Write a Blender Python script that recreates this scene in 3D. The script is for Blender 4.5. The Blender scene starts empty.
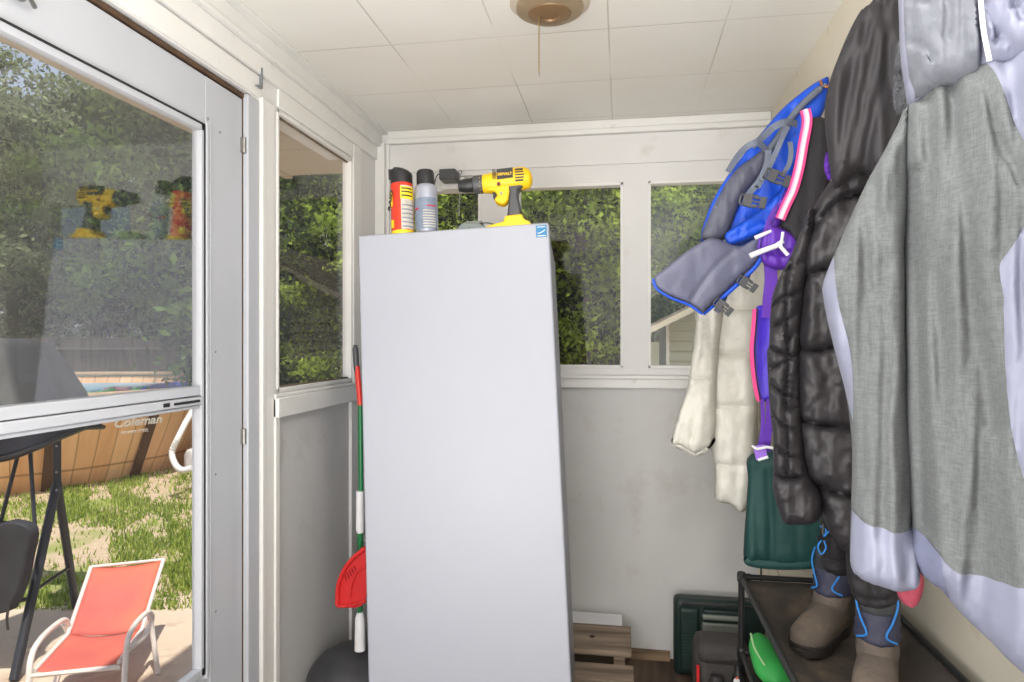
import bpy, bmesh, math, random
import numpy as np
from math import sin, cos, pi, radians
from mathutils import Vector, Matrix, noise
from mathutils.geometry import delaunay_2d_cdt

random.seed(7); rng = np.random.default_rng(7)
SC = bpy.context.scene
COL = SC.collection
F = 670.0
TH = math.atan(110/670); S_, C_ = sin(TH), cos(TH)
CAM = Vector((0, 0, 1.35))

# ------------------------------------------------------------- survey helpers
def ray(px, py):
    u = (px-512)/F; v = (341-py)/F
    return Vector((-S_+u*C_, C_+u*S_, v))
def PY(px, py, Y):
    r = ray(px, py); return CAM + r*(Y/r.y)
def PX(px, py, X):
    r = ray(px, py); return CAM + r*(X/r.x)
def PZ(px, py, Z):
    r = ray(px, py); return CAM + r*((Z-1.35)/r.z)
def PC(px, py, d):
    return CAM + ray(px, py)*d

# ------------------------------------------------------------- materials
def new_mat(name):
    m = bpy.data.materials.new(name); m.use_nodes = True
    nt = m.node_tree
    return m, nt, nt.nodes['Principled BSDF'], nt.nodes['Material Output']

def s2l(c):
    return tuple(((x/255)/12.92 if x/255 <= .04045 else ((x/255+.055)/1.055)**2.4) for x in c)

def mat(name, rgb, rough=.6, metal=0, var=.06, vscale=6, bump=0, bscale=60, stretch=(1,1,1), spec=.5, var2=None, dirt=None, sheen=0):
    """procedural surface: base colour broken by two noises, with noise bump"""
    m, nt, b, out = new_mat(name)
    N, L = nt.nodes, nt.links
    col = s2l(rgb)
    tc = N.new('ShaderNodeTexCoord'); mp = N.new('ShaderNodeMapping')
    mp.inputs['Scale'].default_value = stretch
    L.new(tc.outputs['Object'], mp.inputs['Vector'])
    n1 = N.new('ShaderNodeTexNoise'); n1.inputs['Scale'].default_value = vscale; n1.inputs['Detail'].default_value = 6
    L.new(mp.outputs[0], n1.inputs['Vector'])
    mr = N.new('ShaderNodeMapRange'); mr.inputs[1].default_value = .3; mr.inputs[2].default_value = .7
    mr.inputs[3].default_value = 1-var; mr.inputs[4].default_value = 1+var
    L.new(n1.outputs['Fac'], mr.inputs[0])
    mul = N.new('ShaderNodeVectorMath'); mul.operation = 'SCALE'
    mul.inputs[0].default_value = col
    L.new(mr.outputs[0], mul.inputs['Scale'])
    last = mul.outputs[0]
    if dirt:
        n2 = N.new('ShaderNodeTexNoise'); n2.inputs['Scale'].default_value = dirt[1]; n2.inputs['Detail'].default_value = 8; n2.inputs['Roughness'].default_value = .65
        L.new(mp.outputs[0], n2.inputs['Vector'])
        r2 = N.new('ShaderNodeMapRange'); r2.inputs[1].default_value = dirt[2]; r2.inputs[2].default_value = dirt[3]
        L.new(n2.outputs['Fac'], r2.inputs[0])
        mx = N.new('ShaderNodeMix'); mx.data_type = 'RGBA'
        L.new(r2.outputs[0], mx.inputs['Factor']); L.new(last, mx.inputs['A'])
        mx.inputs['B'].default_value = (*s2l(dirt[0]), 1)
        last = mx.outputs['Result']
    L.new(last, b.inputs['Base Color'])
    b.inputs['Roughness'].default_value = rough
    b.inputs['Metallic'].default_value = metal
    b.inputs['Specular IOR Level'].default_value = spec
    if sheen:
        b.inputs['Sheen Weight'].default_value = sheen
    if bump:
        nb = N.new('ShaderNodeTexNoise'); nb.inputs['Scale'].default_value = bscale; nb.inputs['Detail'].default_value = 4
        L.new(mp.outputs[0], nb.inputs['Vector'])
        bp = N.new('ShaderNodeBump'); bp.inputs['Strength'].default_value = bump; bp.inputs['Distance'].default_value = .01
        L.new(nb.outputs['Fac'], bp.inputs['Height']); L.new(bp.outputs[0], b.inputs['Normal'])
    return m

def glass_mat(name, refl, haze, haze_col=(.7,.72,.72), tint=(1,1,1)):
    """thin clear pane: see-through, fresnel mirror, and a diffuse film for dust and reflection haze"""
    m, nt, b, out = new_mat(name); N, L = nt.nodes, nt.links
    N.remove(b)
    tr = N.new('ShaderNodeBsdfTransparent'); tr.inputs[0].default_value = (*tint, 1)
    gl = N.new('ShaderNodeBsdfGlossy'); gl.inputs['Roughness'].default_value = 0.0
    lw = N.new('ShaderNodeLayerWeight'); lw.inputs['Blend'].default_value = .5
    pw = N.new('ShaderNodeMath'); pw.operation = 'POWER'; pw.inputs[1].default_value = 5; L.new(lw.outputs['Facing'], pw.inputs[0])
    mu = N.new('ShaderNodeMath'); mu.operation = 'MULTIPLY_ADD'; mu.inputs[1].default_value = .9; mu.inputs[2].default_value = refl*.042; mu.use_clamp = True
    L.new(pw.outputs[0], mu.inputs[0])
    mx = N.new('ShaderNodeMixShader'); L.new(mu.outputs[0], mx.inputs[0]); L.new(tr.outputs[0], mx.inputs[1]); L.new(gl.outputs[0], mx.inputs[2])
    df = N.new('ShaderNodeBsdfDiffuse'); df.inputs[0].default_value = (*haze_col, 1)
    tc = N.new('ShaderNodeTexCoord'); ns = N.new('ShaderNodeTexNoise'); ns.inputs['Scale'].default_value = 3.5; ns.inputs['Detail'].default_value = 7
    L.new(tc.outputs['Object'], ns.inputs['Vector'])
    mr = N.new('ShaderNodeMapRange'); mr.inputs[1].default_value = .3; mr.inputs[2].default_value = .75; mr.inputs[3].default_value = haze*.5; mr.inputs[4].default_value = haze*1.6
    L.new(ns.outputs['Fac'], mr.inputs[0])
    m2 = N.new('ShaderNodeMixShader'); L.new(mr.outputs[0], m2.inputs[0]); L.new(mx.outputs[0], m2.inputs[1]); L.new(df.outputs[0], m2.inputs[2])
    L.new(m2.outputs[0], out.inputs[0])
    return m

def wood_mat(name, c1, c2, scale=6, axis=0, rough=.75, plank=None):
    m, nt, b, out = new_mat(name); N, L = nt.nodes, nt.links
    tc = N.new('ShaderNodeTexCoord'); mp = N.new('ShaderNodeMapping')
    sc = [scale*6]*3; sc[axis] = scale*.5; mp.inputs['Scale'].default_value = sc
    L.new(tc.outputs['Object'], mp.inputs[0])
    n = N.new('ShaderNodeTexNoise'); n.inputs['Scale'].default_value = 1; n.inputs['Detail'].default_value = 8; n.inputs['Distortion'].default_value = .6
    L.new(mp.outputs[0], n.inputs['Vector'])
    r = N.new('ShaderNodeValToRGB'); r.color_ramp.elements[0].position = .35; r.color_ramp.elements[1].position = .68
    r.color_ramp.elements[0].color = (*s2l(c1), 1); r.color_ramp.elements[1].color = (*s2l(c2), 1)
    L.new(n.outputs['Fac'], r.inputs[0]); L.new(r.outputs[0], b.inputs['Base Color'])
    b.inputs['Roughness'].default_value = rough
    bp = N.new('ShaderNodeBump'); bp.inputs['Strength'].default_value = .3; bp.inputs['Distance'].default_value = .004
    L.new(n.outputs['Fac'], bp.inputs['Height']); L.new(bp.outputs[0], b.inputs['Normal'])
    return m

def ceiling_mat():
    m, nt, b, out = new_mat('ceiling_tile_paint'); N, L = nt.nodes, nt.links
    tc = N.new('ShaderNodeTexCoord'); sp = N.new('ShaderNodeSeparateXYZ')
    g = N.new('ShaderNodeNewGeometry'); L.new(g.outputs['Position'], sp.inputs[0])
    def line(src, period, off, w):
        a = N.new('ShaderNodeMath'); a.operation = 'ADD'; a.inputs[1].default_value = -off+100*period; L.new(src, a.inputs[0])
        d = N.new('ShaderNodeMath'); d.operation = 'DIVIDE'; d.inputs[1].default_value = period; L.new(a.outputs[0], d.inputs[0])
        fr = N.new('ShaderNodeMath'); fr.operation = 'FRACT'; L.new(d.outputs[0], fr.inputs[0])
        p = N.new('ShaderNodeMath'); p.operation = 'PINGPONG'; p.inputs[1].default_value = .5; L.new(fr.outputs[0], p.inputs[0])
        lt = N.new('ShaderNodeMapRange'); lt.inputs[1].default_value = 0; lt.inputs[2].default_value = w/period; lt.inputs[3].default_value = 1; lt.inputs[4].default_value = 0
        L.new(p.outputs[0], lt.inputs[0]); return lt.outputs[0]
    ly = line(sp.outputs['Y'], .4, .06, .004)
    lx = line(sp.outputs['X'], .345, -.04, .0028)
    # cross seams fade in and out under old paint
    ns = N.new('ShaderNodeTexNoise'); ns.inputs['Scale'].default_value = 2.2; L.new(g.outputs['Position'], ns.inputs['Vector'])
    mr = N.new('ShaderNodeMapRange'); mr.inputs[1].default_value = .42; mr.inputs[2].default_value = .6; mr.inputs[3].default_value = .12; L.new(ns.outputs['Fac'], mr.inputs[0])
    ml = N.new('ShaderNodeMath'); ml.operation = 'MULTIPLY'; L.new(lx, ml.inputs[0]); L.new(mr.outputs[0], ml.inputs[1])
    ml2 = N.new('ShaderNodeMath'); ml2.operation = 'MULTIPLY_ADD'; ml2.inputs[1].default_value = .5; ml2.inputs[2].default_value = .35; L.new(mr.outputs[0], ml2.inputs[0])
    ml3 = N.new('ShaderNodeMath'); ml3.operation = 'MULTIPLY'; L.new(ly, ml3.inputs[0]); L.new(ml2.outputs[0], ml3.inputs[1])
    mxx = N.new('ShaderNodeMath'); mxx.operation = 'MAXIMUM'; L.new(ml.outputs[0], mxx.inputs[0]); L.new(ml3.outputs[0], mxx.inputs[1])
    n2 = N.new('ShaderNodeTexNoise'); n2.inputs['Scale'].default_value = 3; n2.inputs['Detail'].default_value = 6; L.new(g.outputs['Position'], n2.inputs['Vector'])
    base = N.new('ShaderNodeMix'); base.data_type = 'RGBA'; L.new(n2.outputs['Fac'], base.inputs['Factor'])
    base.inputs['A'].default_value = (*s2l((226,223,214)), 1); base.inputs['B'].default_value = (*s2l((238,237,233)), 1)
    mx = N.new('ShaderNodeMix'); mx.data_type = 'RGBA'; L.new(mxx.outputs[0], mx.inputs['Factor'])
    L.new(base.outputs['Result'], mx.inputs['A']); mx.inputs['B'].default_value = (*s2l((186,181,172)), 1)
    L.new(mx.outputs['Result'], b.inputs['Base Color']); b.inputs['Roughness'].default_value = .5
    bp = N.new('ShaderNodeBump'); bp.inputs['Strength'].default_value = .5; bp.inputs['Distance'].default_value = .004; bp.invert = True
    L.new(mxx.outputs[0], bp.inputs['Height']); L.new(bp.outputs[0], b.inputs['Normal'])
    return m

def leaf_mat(name, dark, light, trans=.35):
    m, nt, b, out = new_mat(name); N, L = nt.nodes, nt.links
    N.remove(b)
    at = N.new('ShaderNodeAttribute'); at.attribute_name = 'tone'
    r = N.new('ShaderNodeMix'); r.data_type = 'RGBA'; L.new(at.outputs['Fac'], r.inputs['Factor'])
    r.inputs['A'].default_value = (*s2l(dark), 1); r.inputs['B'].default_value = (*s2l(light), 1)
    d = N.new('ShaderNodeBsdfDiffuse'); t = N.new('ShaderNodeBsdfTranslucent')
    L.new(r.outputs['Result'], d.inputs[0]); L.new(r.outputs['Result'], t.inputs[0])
    mx = N.new('ShaderNodeMixShader'); mx.inputs[0].default_value = trans
    L.new(d.outputs[0], mx.inputs[1]); L.new(t.outputs[0], mx.inputs[2]); L.new(mx.outputs[0], out.inputs[0])
    return m

M = {}
M['wall'] = mat('white_wall_paint', (222,221,220), .55, var=.03, vscale=3, bump=.12, bscale=40, dirt=((196,190,180), 5, .62, .85))
M['wall_low'] = mat('grey_wall_panel_paint', (204,203,202), .6, var=.05, vscale=2.5, bump=.1, bscale=25, dirt=((176,168,158), 3.5, .55, .85))
M['beige'] = mat('cream_wall_paint', (214,207,190), .6, var=.05, vscale=3, dirt=((182,165,140), 6, .6, .8))
M['trim'] = mat('gloss_white_trim', (228,227,224), .4, var=.03, vscale=4, bump=.1, bscale=30, dirt=((188,180,168), 9, .66, .82))
M['ceiling'] = ceiling_mat()
M['alum'] = mat('white_aluminium', (184,187,194), .35, var=.03, vscale=3, dirt=((170,170,172), 8, .7, .85))
M['alum_dark'] = mat('grey_metal_channel', (130,134,140), .4, .4, var=.05)
M['rubber'] = mat('black_gasket', (30,30,32), .6)
M['rust'] = mat('rusty_weatherstrip', (84,62,44), .8, var=.35, vscale=14)
M['steel'] = mat('dull_steel', (150,148,145), .4, .8, var=.15, vscale=30)
M['brass'] = mat('old_brass', (150,128,84), .4, .8, var=.1, vscale=20)
M['floor'] = wood_mat('dark_floor_boards', (58,44,36), (104,86,70), 3, 1, .7)
M['brownwood'] = wood_mat('brown_base_wood', (104,84,64), (146,122,96), 5, 0)
M['freezer'] = mat('white_freezer_enamel', (166,169,180), .48, var=.012, vscale=2, bump=.03, bscale=220)
M['gasket'] = mat('grey_door_gasket', (168,170,176), .5)
M['glass_door_up'] = glass_mat('storm_glass_hazy', 3.0, .02, (.62,.66,.66))  # pale diffuse film stands in for dirt and milky reflected light
M['glass_door_low'] = glass_mat('storm_glass_clean', .1, .002)
M['glass_left'] = glass_mat('left_window_glass', 1.0, .03)
M['glass_back'] = glass_mat('back_window_glass', .35, .012)
M['glass_back_hazy'] = glass_mat('back_window_glass_dirty', .6, .09, (.62,.70,.70))
M['red'] = mat('red_can_paint', (222,62,40), .35, var=.03)
M['blackpl'] = mat('black_plastic', (38,38,40), .4, var=.06, vscale=12)
M['greypl'] = mat('dark_grey_plastic', (72,73,76), .45, var=.06, vscale=12)
M['cangrey'] = mat('silver_can_paint', (168,172,186), .35, .3, var=.03)
M['label_y'] = mat('yellow_label', (240,212,40), .5)
M['label_w'] = mat('pale_label_print', (196,188,176), .5, var=.15, vscale=60)
M['label_b'] = mat('blue_grey_label_print', (122,134,152), .5, var=.12, vscale=80)
M['label_r'] = mat('crimson_label_print', (190,40,70), .5)
M['yellow'] = mat('tool_yellow', (240,196,22), .45, var=.03)
M['white'] = mat('clean_white', (236,236,238), .45, var=.02)
M['sticker'] = mat('sticker_blue', (38,120,170), .5)
M['bulbbase'] = mat('aged_fixture_metal', (160,142,116), .45, .4, var=.12, vscale=18)
M['redpl'] = mat('red_plastic', (204,40,42), .4, var=.05)
M['greenpole'] = mat('green_pole_enamel', (24,116,66), .35)
M['orangered'] = mat('red_pole_enamel', (222,58,46), .35)
M['blue'] = mat('royal_blue_nylon', (22,84,214), .5, var=.1, vscale=8, bump=.35, bscale=25)
M['slate'] = mat('slate_grey_nylon', (104,106,128), .5, var=.08, vscale=8, bump=.3, bscale=22)
M['slate2'] = mat('dark_slate_nylon', (84,86,102), .55, var=.1, vscale=8, bump=.3, bscale=22)
M['webbing'] = mat('grey_webbing', (104,112,128), .6, var=.06, vscale=20, bump=.3, bscale=150)
M['pink'] = mat('hot_pink_binding', (234,70,140), .5)
M['zip'] = mat('white_zip_teeth', (236,226,232), .5, bump=.3, bscale=200)
M['purple'] = mat('purple_nylon', (96,48,170), .5, var=.1, vscale=10)
M['violet'] = mat('blue_violet_nylon', (70,44,190), .5, var=.1, vscale=10)
M['black'] = mat('black_cloth', (40,38,42), .8, var=.12, vscale=8, bump=.2, bscale=60)
M['puffer'] = mat('black_puffer_nylon', (46,44,48), .5, var=.12, vscale=9, bump=.45, bscale=28, spec=.45)
M['hoodcloth'] = mat('charcoal_hood_cloth', (44,42,46), .65, var=.1, vscale=5, bump=.25, bscale=30, stretch=(1,1,.3))
M['fur'] = mat('dark_grey_fur', (96,98,104), .9, var=.4, vscale=40, bump=1, bscale=90)
M['cream'] = mat('cream_puffer_nylon', (222,220,210), .45, var=.03, vscale=8, bump=.45, bscale=24)
M['teal'] = mat('dark_teal_cloth', (26,70,68), .65, var=.12, vscale=7, bump=.3, bscale=20)
M['lightgrey'] = mat('pale_lilac_grey_nylon', (126,129,148), .5, var=.04, vscale=5, bump=.3, bscale=14)
M['lilac_dark'] = mat('dark_lilac_lining', (110,114,138), .6, var=.06, vscale=5)  # dark blue-grey inner cloth of the jacket
M['hoodlin'] = mat('silver_grey_hood', (100,103,111), .65, var=.12, vscale=16, bump=.5, bscale=30)
M['pinkglove'] = mat('rose_fleece', (160,64,84), .8, var=.12, vscale=20)
M['bluecord'] = mat('bright_blue_cord', (56,144,230), .5)
M['bootnyl'] = mat('navy_grey_gaiter_nylon', (62,64,86), .6, var=.15, vscale=20, bump=.5, bscale=40)
M['bootlea'] = mat('worn_taupe_boot_leather', (104,94,86), .75, var=.16, vscale=14, bump=.35, bscale=60, dirt=((140,122,102), 9, .5, .8))
M['bootrub'] = mat('boot_rubber', (48,44,42), .7, var=.1)
M['rackmetal'] = mat('black_rack_tube', (46,46,48), .4, .3, var=.1)
M['rackcloth'] = mat('dusty_black_rack_cloth', (70,64,60), .85, var=.2, vscale=7, bump=.35, bscale=40, dirt=((120,104,88), 9, .5, .85))
M['greencase'] = mat('dark_green_case_plastic', (24,44,40), .5, var=.1, vscale=10)
M['casegrey'] = mat('grey_green_handle_plastic', (120,124,116), .55, var=.1)
M['bagcloth'] = mat('dusty_black_bag_cloth', (66,62,60), .8, var=.16, vscale=10, bump=.4, bscale=60)
M['lime'] = mat('bright_green_foam', (62,176,84), .6, var=.06)
M['pallet'] = wood_mat('grey_pallet_wood', (104,88,74), (158,140,122), 5, 0)
M['paper'] = mat('white_paper', (228,228,232), .7, var=.02)
M['orange'] = mat('orange_print', (228,104,44), .5)
# outdoors
M['salmon'] = mat('salmon_sling_fabric', (206,102,92), .7, var=.08, vscale=7, bump=.15, bscale=200, dirt=((218,122,84), 3, .45, .8))
M['whitetube'] = mat('white_chair_enamel', (232,222,214), .4, var=.04, dirt=((176,140,116), 16, .62, .8))
M['swingmetal'] = mat('charcoal_swing_metal', (58,60,66), .45, .3, var=.1)
M['swingcloth'] = mat('charcoal_canopy_cloth', (42,43,52), .7, var=.1, vscale=5, bump=.3, bscale=10)
M['poolrim'] = mat('tan_pool_rim', (176,148,116), .6, var=.1)
M['poolpost'] = mat('brown_pool_post', (88,64,48), .6, var=.1)
M['hose'] = mat('white_hose', (232,230,226), .5)
M['fence'] = wood_mat('weathered_fence_board', (92,80,72), (140,124,108), 2, 2, .85)
M['siding'] = mat('cream_lap_siding', (196,196,178), .7, var=.05)
M['roofing'] = mat('grey_shingles', (128,118,104), .9, var=.2, vscale=10)
M['door_dark'] = mat('dark_shed_door', (70,70,72), .7)
M['bark'] = mat('tree_bark', (86,74,64), .9, var=.25, vscale=6, bump=.6, bscale=12, stretch=(1,1,.3))
M['soffit'] = mat('tan_soffit_boards', (186,172,148), .7, var=.08, vscale=3)
M['patio'] = mat('patio_concrete', (214,194,172), .85, var=.08, vscale=4, bump=.2, bscale=40, dirt=((154,130,108), 5, .52, .8))
M['leafA'] = leaf_mat('leaf_green', (26,46,22), (196,222,96), .5)
M['leafB'] = leaf_mat('leaf_deep_green', (30,48,28), (120,148,76), .35)
M['leafC'] = leaf_mat('leaf_hazed_green', (54,68,50), (176,190,142), .4)  # greyed and lightened: reflection haze of the door glass put into the leaf colour
M['grass'] = leaf_mat('grass_blade', (98,126,52), (190,204,108), .3)

def ground_mat():
    m, nt, b, out = new_mat('dirt_and_thin_grass'); N, L = nt.nodes, nt.links
    g = N.new('ShaderNodeNewGeometry')
    at = N.new('ShaderNodeTexNoise'); at.inputs['Scale'].default_value = 1.3; at.inputs['Detail'].default_value = 8; L.new(g.outputs['Position'], at.inputs['Vector'])
    n2 = N.new('ShaderNodeTexNoise'); n2.inputs['Scale'].default_value = 22; n2.inputs['Detail'].default_value = 6; L.new(g.outputs['Position'], n2.inputs['Vector'])
    r = N.new('ShaderNodeValToRGB'); r.color_ramp.elements[0].color = (*s2l((166,142,118)), 1); r.color_ramp.elements[1].color = (*s2l((212,192,166)), 1)
    L.new(n2.outputs['Fac'], r.inputs[0])
    mr = N.new('ShaderNodeMapRange'); mr.inputs[1].default_value = .5; mr.inputs[2].default_value = .62; L.new(at.outputs['Fac'], mr.inputs[0])
    mx = N.new('ShaderNodeMix'); mx.data_type = 'RGBA'; L.new(mr.outputs[0], mx.inputs['Factor']); L.new(r.outputs[0], mx.inputs['A'])
    mx.inputs['B'].default_value = (*s2l((142,150,84)), 1)
    L.new(mx.outputs['Result'], b.inputs['Base Color']); b.inputs['Roughness'].default_value = .95
    bp = N.new('ShaderNodeBump'); bp.inputs['Strength'].default_value = .6; bp.inputs['Distance'].default_value = .03
    L.new(n2.outputs['Fac'], bp.inputs['Height']); L.new(bp.outputs[0], b.inputs['Normal'])
    return m
M['ground'] = ground_mat()

def pool_mat():
    """wood-print vinyl: leaning plank strips around the wall"""
    m, nt, b, out = new_mat('wood_print_pool_vinyl'); N, L = nt.nodes, nt.links
    uv = N.new('ShaderNodeUVMap'); uv.uv_map = 'UVMap'
    sp = N.new('ShaderNodeSeparateXYZ'); L.new(uv.outputs[0], sp.inputs[0])
    m1 = N.new('ShaderNodeMath'); m1.operation = 'MULTIPLY'; m1.inputs[1].default_value = 90; L.new(sp.outputs['X'], m1.inputs[0])
    fl = N.new('ShaderNodeMath'); fl.operation = 'FLOOR'; L.new(m1.outputs[0], fl.inputs[0])
    fr = N.new('ShaderNodeMath'); fr.operation = 'FRACT'; L.new(m1.outputs[0], fr.inputs[0])
    wn = N.new('ShaderNodeTexWhiteNoise'); wn.noise_dimensions = '1D'; L.new(fl.outputs[0], wn.inputs['W'])
    mp = N.new('ShaderNodeMapping'); mp.inputs['Scale'].default_value = (260, 3.5, 1); L.new(uv.outputs[0], mp.inputs[0])
    ns = N.new('ShaderNodeTexNoise'); ns.inputs['Scale'].default_value = 1; ns.inputs['Detail'].default_value = 6; L.new(mp.outputs[0], ns.inputs['Vector'])
    r = N.new('ShaderNodeValToRGB'); r.color_ramp.elements[0].color = (*s2l((208,146,98)), 1); r.color_ramp.elements[1].color = (*s2l((252,212,164)), 1)
    ad = N.new('ShaderNodeMath'); ad.operation = 'MULTIPLY_ADD'; ad.inputs[1].default_value = .5; L.new(wn.outputs['Value'], ad.inputs[0]); 
    h = N.new('ShaderNodeMath'); h.operation = 'MULTIPLY'; h.inputs[1].default_value = .6; L.new(ns.outputs['Fac'], h.inputs[0]); L.new(h.outputs[0], ad.inputs[2])
    L.new(ad.outputs[0], r.inputs[0])
    sm = N.new('ShaderNodeMapRange'); sm.inputs[1].default_value = 0; sm.inputs[2].default_value = .1; sm.inputs[3].default_value = .7; sm.inputs[4].default_value = 0; L.new(fr.outputs[0], sm.inputs[0])
    mx = N.new('ShaderNodeMix'); mx.data_type = 'RGBA'; L.new(sm.outputs[0], mx.inputs['Factor']); L.new(r.outputs[0], mx.inputs['A']); mx.inputs['B'].default_value = (*s2l((96,58,34)), 1)
    # dark band where the liner is joined low down
    bd = N.new('ShaderNodeMath'); bd.operation = 'SUBTRACT'; bd.inputs[1].default_value = .2; L.new(sp.outputs['Y'], bd.inputs[0])
    ab = N.new('ShaderNodeMath'); ab.operation = 'ABSOLUTE'; L.new(bd.outputs[0], ab.inputs[0])
    bm_ = N.new('ShaderNodeMapRange'); bm_.inputs[1].default_value = .005; bm_.inputs[2].default_value = .018; bm_.inputs[3].default_value = .6; bm_.inputs[4].default_value = 0; L.new(ab.outputs[0], bm_.inputs[0])
    m3 = N.new('ShaderNodeMix'); m3.data_type = 'RGBA'; L.new(bm_.outputs[0], m3.inputs['Factor']); L.new(mx.outputs['Result'], m3.inputs['A']); m3.inputs['B'].default_value = (*s2l((128,84,52)), 1)
    L.new(m3.outputs['Result'], b.inputs['Base Color']); b.inputs['Roughness'].default_value = .55
    return m
M['poolwall'] = pool_mat()
def water_mat():
    m, nt, b, out = new_mat('pool_water'); N, L = nt.nodes, nt.links
    b.inputs['Base Color'].default_value = (*s2l((120,176,204)), 1); b.inputs['Roughness'].default_value = .25
    n = N.new('ShaderNodeTexNoise'); n.inputs['Scale'].default_value = 5; bp = N.new('ShaderNodeBump'); bp.inputs['Strength'].default_value = .3
    L.new(n.outputs['Fac'], bp.inputs['Height']); L.new(bp.outputs[0], b.inputs['Normal'])
    return m
M['water'] = water_mat()
def heather_mat(name, rgb):
    """heathered knit: fine streaks of light and dark yarn"""
    m, nt, b, out = new_mat(name); N, L = nt.nodes, nt.links
    tc = N.new('ShaderNodeTexCoord')
    fac = None
    for sc in ((70,70,420), (420,420,60)):
        mp = N.new('ShaderNodeMapping'); mp.inputs['Scale'].default_value = sc; L.new(tc.outputs['Object'], mp.inputs[0])
        n = N.new('ShaderNodeTexNoise'); n.inputs['Scale'].default_value = 1; n.inputs['Detail'].default_value = 2; L.new(mp.outputs[0], n.inputs['Vector'])
        if fac is None: fac = n.outputs['Fac']
        else:
            a = N.new('ShaderNodeMath'); a.operation = 'ADD'; L.new(fac, a.inputs[0]); L.new(n.outputs['Fac'], a.inputs[1]); fac = a.outputs[0]
    mr = N.new('ShaderNodeMapRange'); mr.inputs[1].default_value = .75; mr.inputs[2].default_value = 1.25; mr.inputs[3].default_value = .85; mr.inputs[4].default_value = 1.15; L.new(fac, mr.inputs[0])
    v = N.new('ShaderNodeVectorMath'); v.operation = 'SCALE'; v.inputs[0].default_value = s2l(rgb); L.new(mr.outputs[0], v.inputs['Scale'])
    L.new(v.outputs[0], b.inputs['Base Color']); b.inputs['Roughness'].default_value = .85; b.inputs['Specular IOR Level'].default_value = .25
    bn = N.new('ShaderNodeTexNoise'); bn.inputs['Scale'].default_value = 16; L.new(tc.outputs['Object'], bn.inputs['Vector'])
    bp = N.new('ShaderNodeBump'); bp.inputs['Strength'].default_value = .3; bp.inputs['Distance'].default_value = .01; L.new(bn.outputs['Fac'], bp.inputs['Height']); L.new(bp.outputs[0], b.inputs['Normal'])
    return m
M['heather'] = heather_mat('heather_grey_softshell', (97,100,101))

# ------------------------------------------------------------- object helpers
def wloc(o):
    return o.matrix_basis.translation.copy() if o.parent is None else wloc(o.parent)+o.matrix_basis.translation
def tag(o, label=None, cat=None, group=None, kind=None):
    if label: o['label'] = label
    if cat: o['category'] = cat
    if group: o['group'] = group
    if kind: o['kind'] = kind
    return o
def thing(name, label, cat, loc, group=None):
    o = bpy.data.objects.new(name, None); COL.objects.link(o)
    o.empty_display_size = .1; o.location = loc
    return tag(o, label, cat, group)

def is_local(o):
    while o is not None:
        if o.get('_local'): return True
        o = o.parent
    return False

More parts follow.
